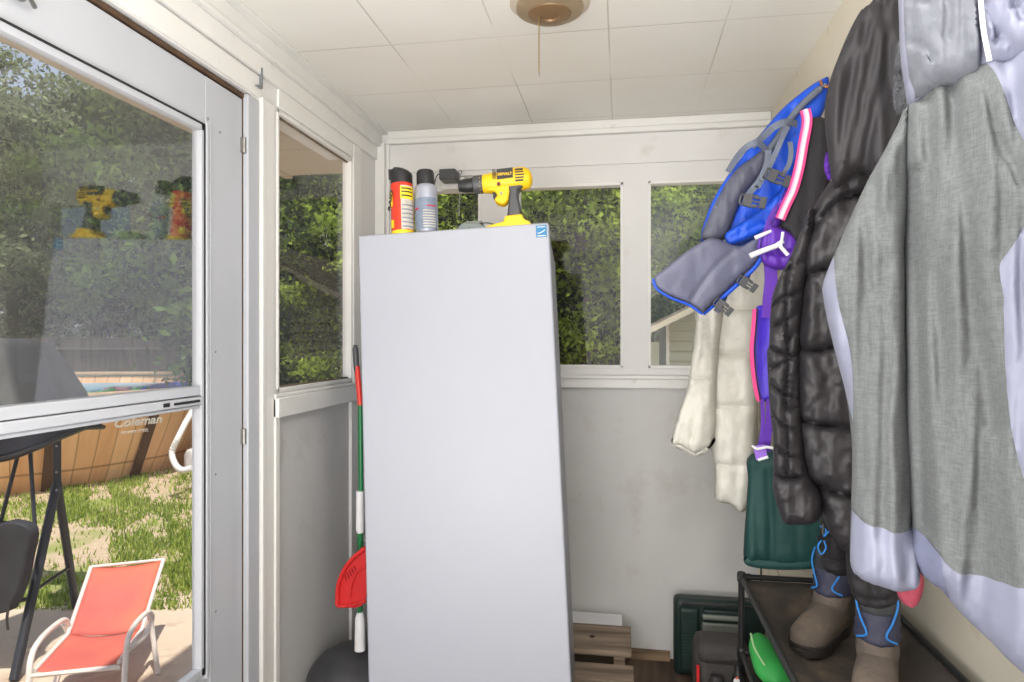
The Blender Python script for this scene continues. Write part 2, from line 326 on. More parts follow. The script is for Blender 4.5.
class MB:
    def __init__(s): s.v = []; s.f = []
    def add(s, verts, faces):
        n = len(s.v); s.v += [Vector(p) for p in verts]; s.f += [tuple(i+n for i in f) for f in faces]; return s
    def box(s, x0, x1, y0, y1, z0, z1, R=None, o=None):
        vs = [Vector((x, y, z)) for x in (x0, x1) for y in (y0, y1) for z in (z0, z1)]
        if R is not None: vs = [R @ p for p in vs]
        if o is not None: vs = [p+Vector(o) for p in vs]
        return s.add(vs, [(0,1,3,2),(4,6,7,5),(0,4,5,1),(2,3,7,6),(0,2,6,4),(1,5,7,3)])
    def prism(s, poly, fn, a, b):
        """poly 2-D, fn(u,v,w)->point, from w=a to w=b"""
        n = len(poly)
        vs = [fn(u, v, a) for u, v in poly]+[fn(u, v, b) for u, v in poly]
        return s.add(vs, [tuple(range(n))[::-1], tuple(range(n, 2*n))]+[(i, (i+1)%n, n+(i+1)%n, n+i) for i in range(n)])
    def tube(s, pts, r, n=10, closed=False, flat=1.0, up=None):
        pts = [Vector(p) for p in pts]; m = len(pts)
        rs = r if hasattr(r, '__len__') else [r]*m
        vs = []; prev = None
        for i in range(m):
            if closed: t = pts[(i+1)%m]-pts[i-1]
            else: t = pts[min(i+1, m-1)]-pts[max(i-1, 0)]
            t.normalize()
            if prev is None:
                a = Vector(up) if up is not None else (Vector((0,0,1)) if abs(t.z) < .9 else Vector((1,0,0)))
                prev = (a-t*a.dot(t)).normalized()
            else:
                prev = (prev-t*prev.dot(t)).normalized()
            b = t.cross(prev)
            for k in range(n):
                q = 2*pi*k/n
                vs.append(pts[i]+(prev*cos(q)*flat+b*sin(q))*rs[i])
        fs = []
        for i in range(m if closed else m-1):
            j = (i+1)%m
            for k in range(n):
                fs.append((i*n+k, i*n+(k+1)%n, j*n+(k+1)%n, j*n+k))
        if not closed:
            fs += [tuple(range(n))[::-1], tuple(range((m-1)*n, m*n))]
        return s.add(vs, fs)
    def lathe(s, prof, o=(0,0,0), n=32, axis=None):
        """prof list of (r,z); axis = rotation matrix"""
        vs = []; o = Vector(o)
        for r, z in prof:
            for k in range(n):
                p = Vector((r*cos(2*pi*k/n), r*sin(2*pi*k/n), z))
                if axis is not None: p = axis @ p
                vs.append(p+o)
        m = len(prof)
        fs = [(i*n+k, i*n+(k+1)%n, (i+1)*n+(k+1)%n, (i+1)*n+k) for i in range(m-1) for k in range(n)]
        fs += [tuple(range(n))[::-1], tuple(range((m-1)*n, m*n))]
        return s.add(vs, fs)
    def build(s, name, material, parent=None, bevel=0, smooth=True, angle=40, sub=0):
        me = bpy.data.meshes.new(name)
        if parent is not None: off = Vector((0,0,0)) if is_local(parent) else wloc(parent)
        else:
            xs = [p.x for p in s.v]; ys = [p.y for p in s.v]; zs = [p.z for p in s.v]
            off = Vector(((min(xs)+max(xs))/2, (min(ys)+max(ys))/2, min(zs)))
        me.from_pydata([p-off for p in s.v], [], s.f); me.update()
        bm = bmesh.new(); bm.from_mesh(me); bmesh.ops.recalc_face_normals(bm, faces=bm.faces)
        bm.to_mesh(me); bm.free()
        if smooth:
            me.shade_smooth(); me.set_sharp_from_angle(angle=radians(angle))
        me.materials.append(material)
        o = bpy.data.objects.new(name, me); COL.objects.link(o)
        if parent is not None: o.parent = parent
        else: o.location = off
        if bevel:
            md = o.modifiers.new('bevel', 'BEVEL'); md.width = bevel; md.segments = 2; md.limit_method = 'ANGLE'; md.angle_limit = radians(40)
        if sub:
            md = o.modifiers.new('sub', 'SUBSURF'); md.levels = sub; md.render_levels = sub
        return o

def struct(name, mb, m, parent=None, bevel=0):
    o = mb.build(name, m, parent, bevel=bevel)
    if parent is None: o['kind'] = 'structure'
    return o
def B(x0, x1, y0, y1, z0, z1): return MB().box(x0, x1, y0, y1, z0, z1)
def spline(pts, k=6, closed=False):
    out = []; n = len(pts); P = [Vector(p) for p in pts]
    rngi = range(n) if closed else range(n-1)
    for i in rngi:
        if closed: a, b, c, d = P[i-1], P[i], P[(i+1)%n], P[(i+2)%n]
        else: a, b, c, d = P[max(i-1,0)], P[i], P[i+1], P[min(i+2,n-1)]
        for j in range(k):
            t = j/k
            out.append(.5*((2*b)+(c-a)*t+(2*a-5*b+4*c-d)*t*t+(3*b-a-3*c+d)*t**3))
    if not closed: out.append(P[-1])
    return out
def text_mesh(name, body, size, M4, m, parent, extrude=.0006, shear=0, bold=0):
    cu = bpy.data.curves.new(name, 'FONT'); cu.body = body; cu.size = size; cu.extrude = extrude
    cu.align_x = 'CENTER'; cu.align_y = 'CENTER'; cu.shear = shear; cu.offset = bold; cu.resolution_u = 3
    t = bpy.data.objects.new(name+'_src', cu); COL.objects.link(t)
    bpy.context.view_layer.update()
    me = bpy.data.meshes.new_from_object(t.evaluated_get(bpy.context.evaluated_depsgraph_get()))
    bpy.data.objects.remove(t)
    off = Matrix.Translation(-(Vector((0,0,0)) if parent is None or is_local(parent) else wloc(parent)))
    me.transform(off @ M4); me.materials.clear(); me.materials.append(m)
    o = bpy.data.objects.new(name, me); COL.objects.link(o); o.parent = parent
    return o

# ------------------------------------------------------------- cloth: padded panels cut from patterns
def seg_dist(P, A, Bp, chunk=4000):
    """distance of points P(n,2) to polyline segments A->B; returns (n,)"""
    out = np.empty(len(P))
    d = Bp-A; L2 = np.maximum((d**2).sum(1), 1e-9)
    for i in range(0, len(P), chunk):
        q = P[i:i+chunk, None, :]-A[None]
        t = np.clip((q*d[None]).sum(2)/L2, 0, 1)
        r = q-t[..., None]*d[None]
        out[i:i+chunk] = np.sqrt((r**2).sum(2).min(1))
    return out
def poly_dist(P, poly):
    A = np.array(poly, float); return seg_dist(P, A, np.roll(A, -1, 0))
def line_dist(P, line):
    A = np.array(line, float); return seg_dist(P, A[:-1], A[1:])
def smooth2(poly, k=5, closed=True):
    return [(p.x, p.y) for p in spline([(x, y, 0) for x, y in poly], k, closed)]
def resample(poly, step):
    out = []; n = len(poly)
    for i in range(n):
        a, b = poly[i], poly[(i+1)%n]; L = math.hypot(b[0]-a[0], b[1]-a[1]); m = max(1, round(L/step))
        for j in range(m): out.append((a[0]+(b[0]-a[0])*j/m, a[1]+(b[1]-a[1])*j/m))
    return out
DIRC = Vector((-.30, -.954, 0))
def panel(name, poly, depth, T, R, m, parent, creases=(), puff=0, puffR=10, folds=(0,0,0), hpoly=None, res=3.2, back=.6, lift=0, sm=True, wr=.0018, Dir=None, thin=None):
    """A padded cloth panel. poly: pattern outline; depth(px,py)->Y; T loft (m) with edge roll R (pattern units);
    creases: (polyline, width, depth); puff: quilting loft between creases; folds: (amp, freq, seed) vertical drape."""
    D = Dir or DIRC
    ol = smooth2(poly) if sm else list(poly)
    ol = resample(ol, res*1.15)
    # remove near duplicates
    cl = [ol[0]]
    for p in ol[1:]:
        if math.hypot(p[0]-cl[-1][0], p[1]-cl[-1][1]) > res*.35: cl.append(p)
    if math.hypot(cl[0][0]-cl[-1][0], cl[0][1]-cl[-1][1]) < res*.35: cl.pop()
    ol = cl
    A = np.array(ol); lo, hi = A.min(0), A.max(0)
    gx = np.arange(lo[0]+res/2, hi[0], res); gy = np.arange(lo[1]+res/2, hi[1], res*.9)
    X, Y = np.meshgrid(gx, gy); X = X+(np.arange(len(gy))%2)[:, None]*res*.5
    G = np.stack([X.ravel(), Y.ravel()], 1)
    # inside test
    a = A; b = np.roll(A, -1, 0); ins = np.zeros(len(G), bool)
    for (x0, y0), (x1, y1) in zip(a, b):
        c = ((y0 > G[:,1]) != (y1 > G[:,1]))
        if y1 != y0: ins ^= c & (G[:,0] < (x1-x0)*(G[:,1]-y0)/(y1-y0)+x0)
    G = G[ins]
    if len(G):
        G = G[poly_dist(G, ol) > res*.55]
    P = np.concatenate([A, G]) if len(G) else A
    n0 = len(A)
    vs, es, fs, ov, oe, of = delaunay_2d_cdt([Vector(p) for p in P], [(i, (i+1)%n0) for i in range(n0)], [], 1, 1e-4)
    V = np.array([(p.x, p.y) for p in vs])
    isb = np.zeros(len(V), bool)
    for i, o in enumerate(ov):
        if any(k < n0 for k in o): isb[i] = True
    bd = poly_dist(V, ol); bd[isb] = 0
    hd = bd if hpoly is None else poly_dist(V, smooth2(hpoly))
    def prof(x): x = np.clip(x, 0, 1); return np.sqrt(np.maximum(0, 1-(1-x)**2))
    h = T*prof(hd/R)
    env = prof(hd/(R*.7))
    if folds[0]:
        am, fq, sd = folds
        f = np.array([noise.noise(Vector((x*fq+sd*7.3, y*fq*.12, sd))) + .5*noise.noise(Vector((x*fq*2.3+sd, y*fq*.3, sd+5))) for x, y in V])
        h += am*f*env
    if creases:
        cd = np.full(len(V), 1e9)
        for cr in creases:
            l, w, dp = cr
            l = smooth2(l, 4, False) if len(l) > 2 else l
            dd = line_dist(V, l)
            h -= dp*np.exp(-(dd/w)**2)*env
            cd = np.minimum(cd, dd)
        if puff:
            cd = np.minimum(cd, hd)
            h += puff*prof(cd/puffR)
    if wr:
        h += wr*np.array([noise.noise(Vector((x*.07, y*.07, 3.1)))+.6*noise.noise(Vector((x*.2, y*.14, 9.1)))+.35*noise.turbulence(Vector((x*.11+y*.06, y*.16-x*.03, 1.7)), 3, False) for x, y in V])*env
    base = [PY(x, y, depth(x, y)) for x, y in V]
    hb = -(back*T*prof(hd/R)) if hpoly is None else h-(thin or .004)
    n = len(V)
    fr = [base[i]+D*(h[i]+lift) for i in range(n)]
    if hpoly is None:
        h2 = [base[i]+D*(hb[i]+lift) if not isb[i] else None for i in range(n)]
        for i in range(n):
            if isb[i]: fr[i] = base[i]+D*lift
        idx = {}; verts = list(fr)
        for i in range(n):
            if isb[i]: idx[i] = i
            else: idx[i] = len(verts); verts.append(h2[i])
        faces = [tuple(f) for f in fs]+[tuple(idx[k] for k in reversed(f)) for f in fs]
    else:
        verts = fr+[base[i]+D*(hb[i]+lift) for i in range(n)]
        faces = [tuple(f) for f in fs]+[tuple(k+n for k in reversed(f)) for f in fs]
        # rim
        cnt = {}
        for f in fs:
            for k in range(len(f)):
                e = (f[k], f[(k+1)%len(f)]); cnt[e] = 1
        for (i, j) in cnt:
            if (j, i) not in cnt: faces.append((i, i+n, j+n, j))
    mb = MB(); mb.v = [Vector(p) for p in verts]; mb.f = faces
    return mb.build(name, m, parent, smooth=True, angle=70)

def ribbon(name, pts, w, m, parent, t=.0022, face=(0,-1,0), twist=None):
    """flat strap through pts, its broad side facing `face`"""
    pts = spline(pts, 6); mb = MB(); n = len(pts); vs = []
    for i in range(n):
        tg = (pts[min(i+1, n-1)]-pts[max(i-1, 0)]).normalized(); f = Vector(face)
        s = tg.cross(f).normalized(); f = s.cross(tg).normalized()
        for a, b in ((-1,-1),(1,-1),(1,1),(-1,1)): vs.append(pts[i]+s*a*w/2+f*b*t/2)
    fs = [(i*4+k, i*4+(k+1)%4, i*4+4+(k+1)%4, i*4+4+k) for i in range(n-1) for k in range(4)]+[(3,2,1,0), tuple(range((n-1)*4, n*4))]
    mb.add(vs, fs)
    return mb.build(name, m, parent, angle=50)

# ============================================================= THE ROOM
XL, YB, ZC, XR = -1.10, 2.92, 2.30, .85
YR = -1.6
w = MB()
w.box(-1.20, XL, YR, .70, 0, ZC); w.box(-1.20, XL, .70, 1.86, 2.09, ZC); w.box(-1.20, XL, 1.86, 2.01, 0, ZC)
w.box(-1.20, XL, 2.01, 2.62, 2.10, ZC); w.box(-1.128, XL, 2.62, YB+.1, 0, ZC); w.box(-1.20, XL, 2.01, 2.62, 1.10, 1.185)
struct('wall_left', w, M['wall'])
wl = struct('trim_1', B(-1.19, -1.112, 2.01, 2.62, 0, 1.10), M['wall_low'])      # recessed panel below the left window
struct('trim_2', MB().box(XL, XL+.006, 1.93, 1.985, 0, 2.10).box(XL, XL+.012, 1.985, 2.01, 0, 1.165), M['trim'], bevel=.002)
# casing beside the door with a shadow gap, weatherstrip
struct('trim_3', B(XL-.02, XL+.004, 1.838, 1.90, 0, 2.085), M['alum'], bevel=.003)
struct('trim_4', MB().box(XL-.03, XL-.012, 1.8335, 1.8375, 0, 2.08).box(XL-.03, XL-.010, .7, 1.8375, 2.073, 2.0845), M['rust'])
struct('trim_5', MB().box(XL-.01, XL+.012, 1.905, 1.925, 0, 2.10).box(XL-.02, XL+.006, .70, 1.905, 2.094, 2.16), M['trim'], bevel=.003)
# header band and crown along the left wall
struct('trim_6', MB().box(XL, XL+.012, YR, YB, 2.165, 2.225).box(XL, XL+.028, YR, YB, 2.225, 2.24), M['trim'], bevel=.003)
struct('trim_7', MB().box(XL, XL+.022, YR, YB, 2.24, ZC).box(XL+.022, XL+.05, YR, YB, 2.288, ZC), M['trim'], bevel=.002)
# left window
wf = MB()
y0, y1, z0, z1 = 2.01, 2.62, 1.185, 2.10
wf.box(XL-.035, XL+.004, y0-.0, y0+.012, z0, z1).box(XL-.035, XL+.004, y1-.012, y1, z0, z1).box(XL-.035, XL+.004, y0, y1, z1-.012, z1).box(XL-.035, XL+.004, y0, y1, z0, z0+.012)
wo = struct('window_1', wf, M['trim'], bevel=.002)
B(XL-.024, XL-.020, y0, y1, z0, z1).build('pane', M['glass_left'], wo)
MB().box(XL-.019, XL-.012, y0+.012, y0+.018, z0, z1).box(XL-.019, XL-.012, y0, y1, z0+.010, z0+.018).box(XL-.019, XL-.012, y0, y1, z1-.018, z1-.012).build('glazing_putty', mat('dirty_putty', (120,108,92), .9, var=.3, vscale=30), wo)
struct('trim_8', MB().box(XL, XL+.022, 1.985, 2.66, 1.105, 1.168).box(XL, XL+.012, 1.985, 2.66, 1.168, 1.18), M['trim'], bevel=.003)
struct('trim_9', MB().box(XL, XL+.01, 2.62, 2.70, 1.168, 2.165).box(XL, XL+.008, 2.01, 2.62, 2.105, 2.165), M['trim'], bevel=.003)

# ---- back wall
w = MB()
PN = [(-.96, -.62), (-.455, .005), (.11, .60)]
ZW0, ZW1 = 1.234, 2.032
w.box(-1.128, XR+.1, YB, YB+.1, ZW1, ZC); w.box(-1.128, XR+.1, YB, YB+.1, 1.14, ZW0)
xs = [-1.128]+[v for p in PN for v in p]+[XR+.1]
for i in range(0, len(xs), 2): w.box(xs[i], xs[i+1], YB, YB+.1, ZW0, ZW1)
w.box(-1.128, XR+.1, YB+.02, YB+.1, 0, 1.14)
struct('wall_back', w, M['wall'])
struct('trim_10', B(XL, XR, YB-.002, YB+.02, 0.0, 1.14), M['wall_low'])
struct('trim_11', MB().box(XL, XR, YB-.022, YB, 1.148, 1.19).box(XL, XR, YB-.03, YB, 1.188, 1.203), M['trim'], bevel=.003)
struct('trim_12', MB().box(XL+.05, .61, YB-.03, YB, 2.238, 2.262).box(XL+.05, .61, YB-.018, YB, 2.262, ZC), M['trim'], bevel=.004)
struct('trim_13', B(XL+.05, .61, YB-.008, YB, 2.11, 2.238), M['wall'], bevel=.002)
struct('trim_14', MB().box(XL, XL+.045, YB-.04, YB, 1.2, 2.24).box(XL+.045, XL+.06, YB-.02, YB, 1.2, 2.24), M['trim'], bevel=.003)
for i, (a, b_) in enumerate(PN):
    f = MB()
    t = .012
    for (x0, x1, za, zb) in ((a, a+t, ZW0, ZW1), (b_-t, b_, ZW0, ZW1), (a, b_, ZW0, ZW0+t), (a, b_, ZW1-t, ZW1)):
        f.box(x0, x1, YB-.004, YB+.04, za, zb)
    fo = struct('window_%d' % (i+2), f, M['trim'], bevel=.002)
    B(a, b_, YB+.026, YB+.03, ZW0, ZW1).build('pane', M['glass_back_hazy' if i == 2 else 'glass_back'], fo)
struct('trim_15', MB().box(.556, XR, YB-.012, YB-.002, 0, 1.14).box(.556, .60, YB-.022, YB-.012, 0, 1.14), M['beige'], bevel=.002)
struct('baseboard_back', B(XL, .20, YB-.03, YB-.002, 0, .035), M['brownwood'])

# ---- right side, rear, floor, ceiling, roof
struct('wall_right', B(XR, XR+.1, YR, YB+.1, 0, ZC), M['beige'])
struct('trim_16', B(.61, XR, YR, YB, 2.03, ZC), M['beige'])
struct('wall_rear', B(-1.20, XR+.1, YR-.1, YR, 0, ZC), M['wall'])
struct('floor', B(-1.2, XR+.1, YR-.1, YB+.1, -.08, 0), M['floor'])
struct('ceiling', B(-1.2, XR+.1, YR-.1, YB+.1, ZC, ZC+.05), M['ceiling'])
roof = MB().box(-1.66, 5.2, -6, 3.12, ZC+.05, ZC+.14)
struct('roof', roof, M['roofing'])
struct('soffit', MB().box(-1.62, -1.20, -6, 3.1, 2.17, 2.19).box(-1.66, -1.62, -6, 3.12, 2.16, ZC+.05), M['soffit'])
for k in range(5):
    pass
struct('wall_house', MB().box(XR+.1, 5, -5.8, 2.9, -.3, ZC+.05).box(-1.2, XR+.1, -5.8, YR-.1, -.3, ZC+.05), M['siding'])
struct('foundation', B(-1.2, XR+.1, YR-.1, YB+.1, -.3, -.08), M['patio'])

# ---- storm door
dz1 = 2.068; dY0, dY1 = .72, 1.8325; gy0, gy1 = .84, 1.642
xi, xo = -1.112, -1.147
d = MB()
d.box(xo, xi, gy1+.012, dY1, .02, dz1).box(xo, xi, dY0, gy0, .02, dz1).box(xo, xi, gy0, gy1+.012, 1.93, dz1).box(xo, xi, gy0, gy1+.012, .02, .455)
door = struct('door_1', d, M['alum'], bevel=.003)
ins = MB()
for (a, b_, c, e) in ((gy1-.014, gy1+.014, .455, 1.93), (gy0, gy0+.018, .455, 1.93), (gy0, gy1, 1.912, 1.93), (gy0, gy1, .455, .475)):
    ins.box(xi-.018, xi+.006, a, b_, c, e)
ins.box(xo, xi+.010, gy1+.004, gy1+.014, .44, 1.94).box(xo, xi+.004, gy1+.028, gy1+.036, .40, 1.95)
ins.build('sash_frame', M['alum'], door, bevel=.002)
MB().box(xi-.003, xi+.008, gy1-.0035, gy1+.0008, .455, 1.93).box(xi-.003, xi+.008, gy0, gy1, 1.928, 1.933).box(xi-.003, xi+.002, gy1+.016, gy1+.0185, .44, 1.94).build('gasket', M['rubber'], door)
MB().box(xo, xi+.004, gy0, gy1-.014, 1.205, 1.230).box(xo-.002, xi+.010, gy0, gy1-.014, 1.181, 1.203).box(xo, xi+.002, gy0, gy1-.014, 1.171, 1.180).build('sash_rail', M['alum'], door, bevel=.0025)
MB().box(xi+.009, xi+.013, gy1-.13, gy1-.03, 1.189, 1.195).box(xi+.009, xi+.0135, gy1-.17, gy1-.15, 1.188, 1.197).build('sash_latch', M['rubber'], door)
B(-1.122, -1.119, gy0, gy1, 1.215, 1.93).build('upper_pane', M['glass_door_up'], door)
B(-1.126, -1.123, gy0, gy1, .46, 1.175).build('lower_pane', M['glass_door_low'], door)
for z in (1.067, .22, 1.93):
    h = MB().tube([(xi+.006, 1.832, z-.022), (xi+.006, 1.832, z+.022)], .006, 10)
    h.box(xi-.001, xi+.004, 1.822, 1.842, z-.022, z+.022)
    h.build('hinge', M['steel'], door)
for (y, z) in ((1.70, 1.32), (1.72, 1.935), (1.665, 1.955), (1.70, .6), (1.70, .98)):
    MB().lathe([(.0035, 0), (.0035, .001), (.002, .002)], (xi, y, z), 8, Matrix.Rotation(pi/2, 3, 'Y')).build('screw', M['steel'], door)
cl = MB().box(xi, xi+.012, 1.03, 1.09, 1.985, 2.0).tube([(xi+.006, 1.04, 1.992), (xi+.03, 1.075, 1.99), (xi+.01, 1.11, 1.985)], .005, 8).lathe([(.009, 0), (.009, .01)], (xi+.01, 1.055, 1.992), 12, Matrix.Rotation(pi/2, 3, 'Y'))
cl.build('closer_bracket', M['steel'], door, bevel=.001)
# little bent metal clip on the beam above the door corner
cp = PX(262, 78, XL+.013)
tag(MB().box(XL+.0, XL+.016, cp.y-.004, cp.y, cp.z-.03, cp.z+.03).box(XL+.0, XL+.016, cp.y-.028, cp.y, cp.z-.034, cp.z-.03).build('metal_clip', M['alum_dark']), 'small bent metal clip painted over above the storm door corner', 'clip')

# ---- ceiling light with pull chain
lf = thing('ceiling_light', 'round bare-bulb ceiling fixture in aged tan metal', 'ceiling light', (-.20, 1.87, ZC))
FC = Vector((-.20, 1.87, ZC))
MB().lathe([(.112, 0), (.112, -.006), (.104, -.012), (.080, -.014)], FC, 48).build('canopy', mat('cream_fixture_rim', (196,184,168), .5), lf)
MB().lathe([(.094, -.012), (.093, -.024), (.075, -.034), (.05, -.034)], FC, 48).build('base_plate', M['bulbbase'], lf)
MB().lathe([(.062, -.03), (.06, -.036), (.045, -.040), (.028, -.041), (.026, -.036)], FC, 40).build('socket', mat('socket_brown', (132,104,74), .4, .3), lf)
pc = thing('pull_chain', 'brass bead pull chain hanging from the ceiling fixture', 'chain', (-.226, 1.865, ZC-.21))
PP = PY(539, 74, 1.865)
ch = MB(); z = ZC-.03
while z > PP.z:
    ch.lathe([(.0006, -.0024), (.0022, -.001), (.0022, .001), (.0006, .0024)], (PP.x, 1.865, z), 6); z -= .0052
ch.build('bead_chain', M['brass'], pc)
MB().lathe([(.001, .006), (.003, .003), (.0034, -.003), (.001, -.007)], (PP.x, 1.865, PP.z), 10).build('chain_end', M['steel'], pc)

# ============================================================= FREEZER
FE = (-.0858, -.0516, .0657)
fz = thing('upright_freezer', 'tall white upright freezer standing in the porch corner', 'freezer', (-.439, 1.9444, .0))
fz.rotation_euler = FE; fz['_local'] = True
FH = 1.717
def FM(): return Matrix.Translation((-.439, 1.9444, 0)) @ (Matrix.Rotation(FE[2], 4, 'Z') @ Matrix.Rotation(FE[1], 4, 'Y') @ Matrix.Rotation(FE[0], 4, 'X'))
FMAT = FM()
B(-.307, .307, .066, .60, .05, FH-.008).build('cabinet', M['freezer'], fz, bevel=.008)
B(-.31, .31, 0, .052, .07, FH).build('door', M['freezer'], fz, bevel=.006)
B(-.302, .302, .050, .068, .08, FH-.012).build('door_gasket', M['gasket'], fz)
MB().box(.22, .305, .02, .10, FH-.008, FH+.006).build('hinge_cover', M['freezer'], fz, bevel=.004)
for sx in (-.26, .26):
    for sy in (.10, .55): MB().lathe([(.02, .01), (.02, .03), (.012, .05)], (sx, sy, 0), 16).build('foot', M['blackpl'], fz)
B(-.29, .29, .03, .06, .02, .07).build('kick_plate', M['greypl'], fz)
stk = MB().box(.268, .302, -.0012, .001, FH-.046, FH-.008).build('energy_sticker', M['sticker'], fz)
sw = MB(); arc = [(.273+.024*t, -.0016, FH-.033+.010*(t**2)) for t in [i/8 for i in range(9)]]
sw.tube(arc, .0011, 6); sw.box(.272, .298, -.0018, -.0012, FH-.0425, FH-.0405); sw.box(.272, .298, -.0018, -.0012, FH-.014, FH-.0125)
sw.build('sticker_print', M['white'], stk)

def on_top(name, a, b, label, cat, group=None):
    p = FMAT @ Vector((a, b, FH-.002)); o = thing(name, label, cat, p, group); o.rotation_euler = FE; o['_local'] = True; o.scale = (1.09, 1.09, 1.14 if 'drill' in name else 1.09); return o
K = .00320
# red spray can
c1 = on_top('spray_can', -.173, .048, 'red and yellow insect spray can with black cap on the freezer', 'spray can')
R1 = .0345
MB().lathe([(R1-.004, 0), (R1, .004), (R1, .155), (R1-.003, .160)], (0,0,.004), 40).build('can_body', M['red'], c1)
MB().lathe([(R1+.0006, .0), (R1+.0006, .012)], (0,0,.002), 40).build('base_band', M['label_y'], c1)
cap = MB(); ring = []
n = 32
for (r, z, zt) in ((R1-.001, .158, 0), (R1-.001, .19, 0), (R1-.003, .205, .01), (R1-.010, .214, .012), (.006, .216, .008)):
    ring.append([(r*cos(2*pi*k/n), r*sin(2*pi*k/n), z-zt*(cos(2*pi*k/n)*.5+.5)) for k in range(n)])
vs = [p for r in ring for p in r]
fs = [(i*n+k, i*n+(k+1)%n, (i+1)*n+(k+1)%n, (i+1)*n+k) for i in range(len(ring)-1) for k in range(n)]+[tuple(range(n))[::-1], tuple(range((len(ring)-1)*n, len(ring)*n))]
cap.add(vs, fs); cap.box(-R1-.002, -R1+.012, -.014, -.004, .178, .208)
cap.build('cap', M['blackpl'], c1)
def cyl_patch(r, a0, a1, z0, z1, seg=10):
    m = MB(); vs = []
    for i in range(seg+1):
        a = a0+(a1-a0)*i/seg
        for (rr, z) in ((r, z0), (r, z1), (r-.001, z1), (r-.001, z0)): vs.append((rr*cos(a), rr*sin(a), z))
    fs = [(i*4+k, i*4+(k+1)%4, i*4+4+(k+1)%4, i*4+4+k) for i in range(seg) for k in range(4)]+[(3,2,1,0), tuple(range(seg*4, seg*4+4))]
    return m.add(vs, fs)
D_ = radians
cyl_patch(R1+.001, D_(-82), D_(-10), .016, .150).build('info_label', M['label_w'], c1)
cyl_patch(R1+.0016, D_(-84), D_(-12), .108, .146).build('warning_panel', M['label_y'], c1)
t_ = MB()
for z in (.138, .128, .116): t_.v += cyl_patch(R1+.0022, D_(-78), D_(-22), z, z+.004).v; t_.f += [tuple(i+len(t_.v)-44 for i in f) for f in cyl_patch(R1, 0, 1, 0, 1).f]
t_.build('warning_print', M['blackpl'], c1)
cyl_patch(R1+.0018, D_(-150), D_(-122), .022, .046).build('badge', M['label_y'], c1)
cyl_patch(R1+.0018, D_(-165), D_(-128), .088, .132).build('logo_panel', M['label_y'], c1)
tm = text_mesh('logo_print', 'RAID', .028, Matrix.Rotation(D_(-145+90), 4, 'Z') @ Matrix.Translation((0, -R1-.0028, .108)) @ Matrix.Rotation(pi/2, 4, 'X') @ Matrix.Rotation(D_(62), 4, 'Z'), M['blackpl'], c1, extrude=.0006, bold=.0008)
mg = MB()
for q in range(6): mg.v += (cp_ := cyl_patch(R1+.0018, D_(-78), D_(-14), .022+q*.013, .026+q*.013)).v; mg.f += [tuple(i+len(mg.v)-44 for i in f) for f in cp_.f]
mg.build('fine_print', M['label_b'], c1)
# grey spray can
c2 = on_top('spray_can', -.092, .048, 'silver grey aerosol can with a black cap beside the red can', 'spray can')
R2 = .034
MB().lathe([(R2-.003, 0), (R2, .004), (R2, .135), (R2-.002, .143), (R2-.008, .150), (.026, .153)], (0,0,.004), 40).build('can_body', M['cangrey'], c2)
MB().lathe([(.0275, .150), (.027, .188), (.024, .196), (.012, .198)], (0,0,.002), 40).build('cap', M['blackpl'], c2)
cyl_patch(R2+.0008, D_(-170), D_(-20), .012, .108, 20).build('label', M['label_b'], c2)
rb = MB()
for (a0, a1, z, h) in ((-75, -25, .080, .004), (-150, -120, .072, .006)): rb.v += (cp_ := cyl_patch(R2+.0014, D_(a0), D_(a1), z, z+h)).v; rb.f += [tuple(i+len(rb.v)-44 for i in f) for f in cp_.f]
rb.build('red_print', M['label_r'], c2)
wp = MB()
for q in range(7): wp.v += (cp_ := cyl_patch(R2+.0013, D_(-95), D_(-30), .018+q*.008, .021+q*.008)).v; wp.f += [tuple(i+len(wp.v)-44 for i in f) for f in cp_.f]
wp.build('pale_print', M['label_w'], c2)

# cordless drill
dr = on_top('cordless_drill', .186, .046, 'yellow and black cordless drill standing on its battery on the freezer', 'drill')
def q(px, py, y=0): return Vector(((px-510)*K, y, (224-py)*K))
AX = Matrix.Rotation(pi/2, 3, 'Y')
def lx(prof, name, m, cy=181):    # turned about the drill's long axis; prof of (px, radius px)
    mb = MB(); n = 32; vs = []
    for (px, r, cyy, ky) in prof:
        c = q(px, cyy)
        for k in range(n):
            a = 2*pi*k/n; vs.append(c+Vector((0, r*K*ky*cos(a), r*K*sin(a))))
    m_ = len(prof)
    fs = [(i*n+k, i*n+(k+1)%n, (i+1)*n+(k+1)%n, (i+1)*n+k) for i in range(m_-1) for k in range(n)]+[tuple(range(n))[::-1], tuple(range((m_-1)*n, m_*n))]
    return mb.add(vs, fs).build(name, m, dr, angle=35)
lx([(484.5, 7.5, 181, 1), (487, 8.6, 181, 1), (495, 9.3, 180.6, .95), (505, 9.6, 179.5, .95), (516, 10.4, 178.6, .95), (524, 10.4, 178.6, .95), (529, 8.5, 179.2, .95), (531, 5.5, 179.6, .95), (531.8, 2, 179.8, .9)], 'motor_housing', M['yellow'])
lx([(461.5, 2.5, 181.2, 1), (462.3, 5.0, 181.2, 1), (468, 6.3, 181.2, 1), (475.5, 6.6, 181.2, 1), (476.5, 6.2, 181.2, 1)], 'chuck', M['blackpl'])
lx([(476.3, 7.4, 181.1, 1), (477, 8.2, 181.1, 1), (484, 8.4, 181.1, 1), (485.2, 8, 181.1, 1)], 'clutch_collar', M['greypl'])
mb = MB()
for k in range(14):
    a = 2*pi*k/14; c = q(483, 181.1)+Vector((0, 8.35*K*cos(a), 8.35*K*sin(a)))
    mb.lathe([(.0022, 0), (.0022, .001)], c, 6, Matrix.Rotation(pi/2, 3, 'Y'))
mb.build('clutch_marks', M['yellow'], dr)
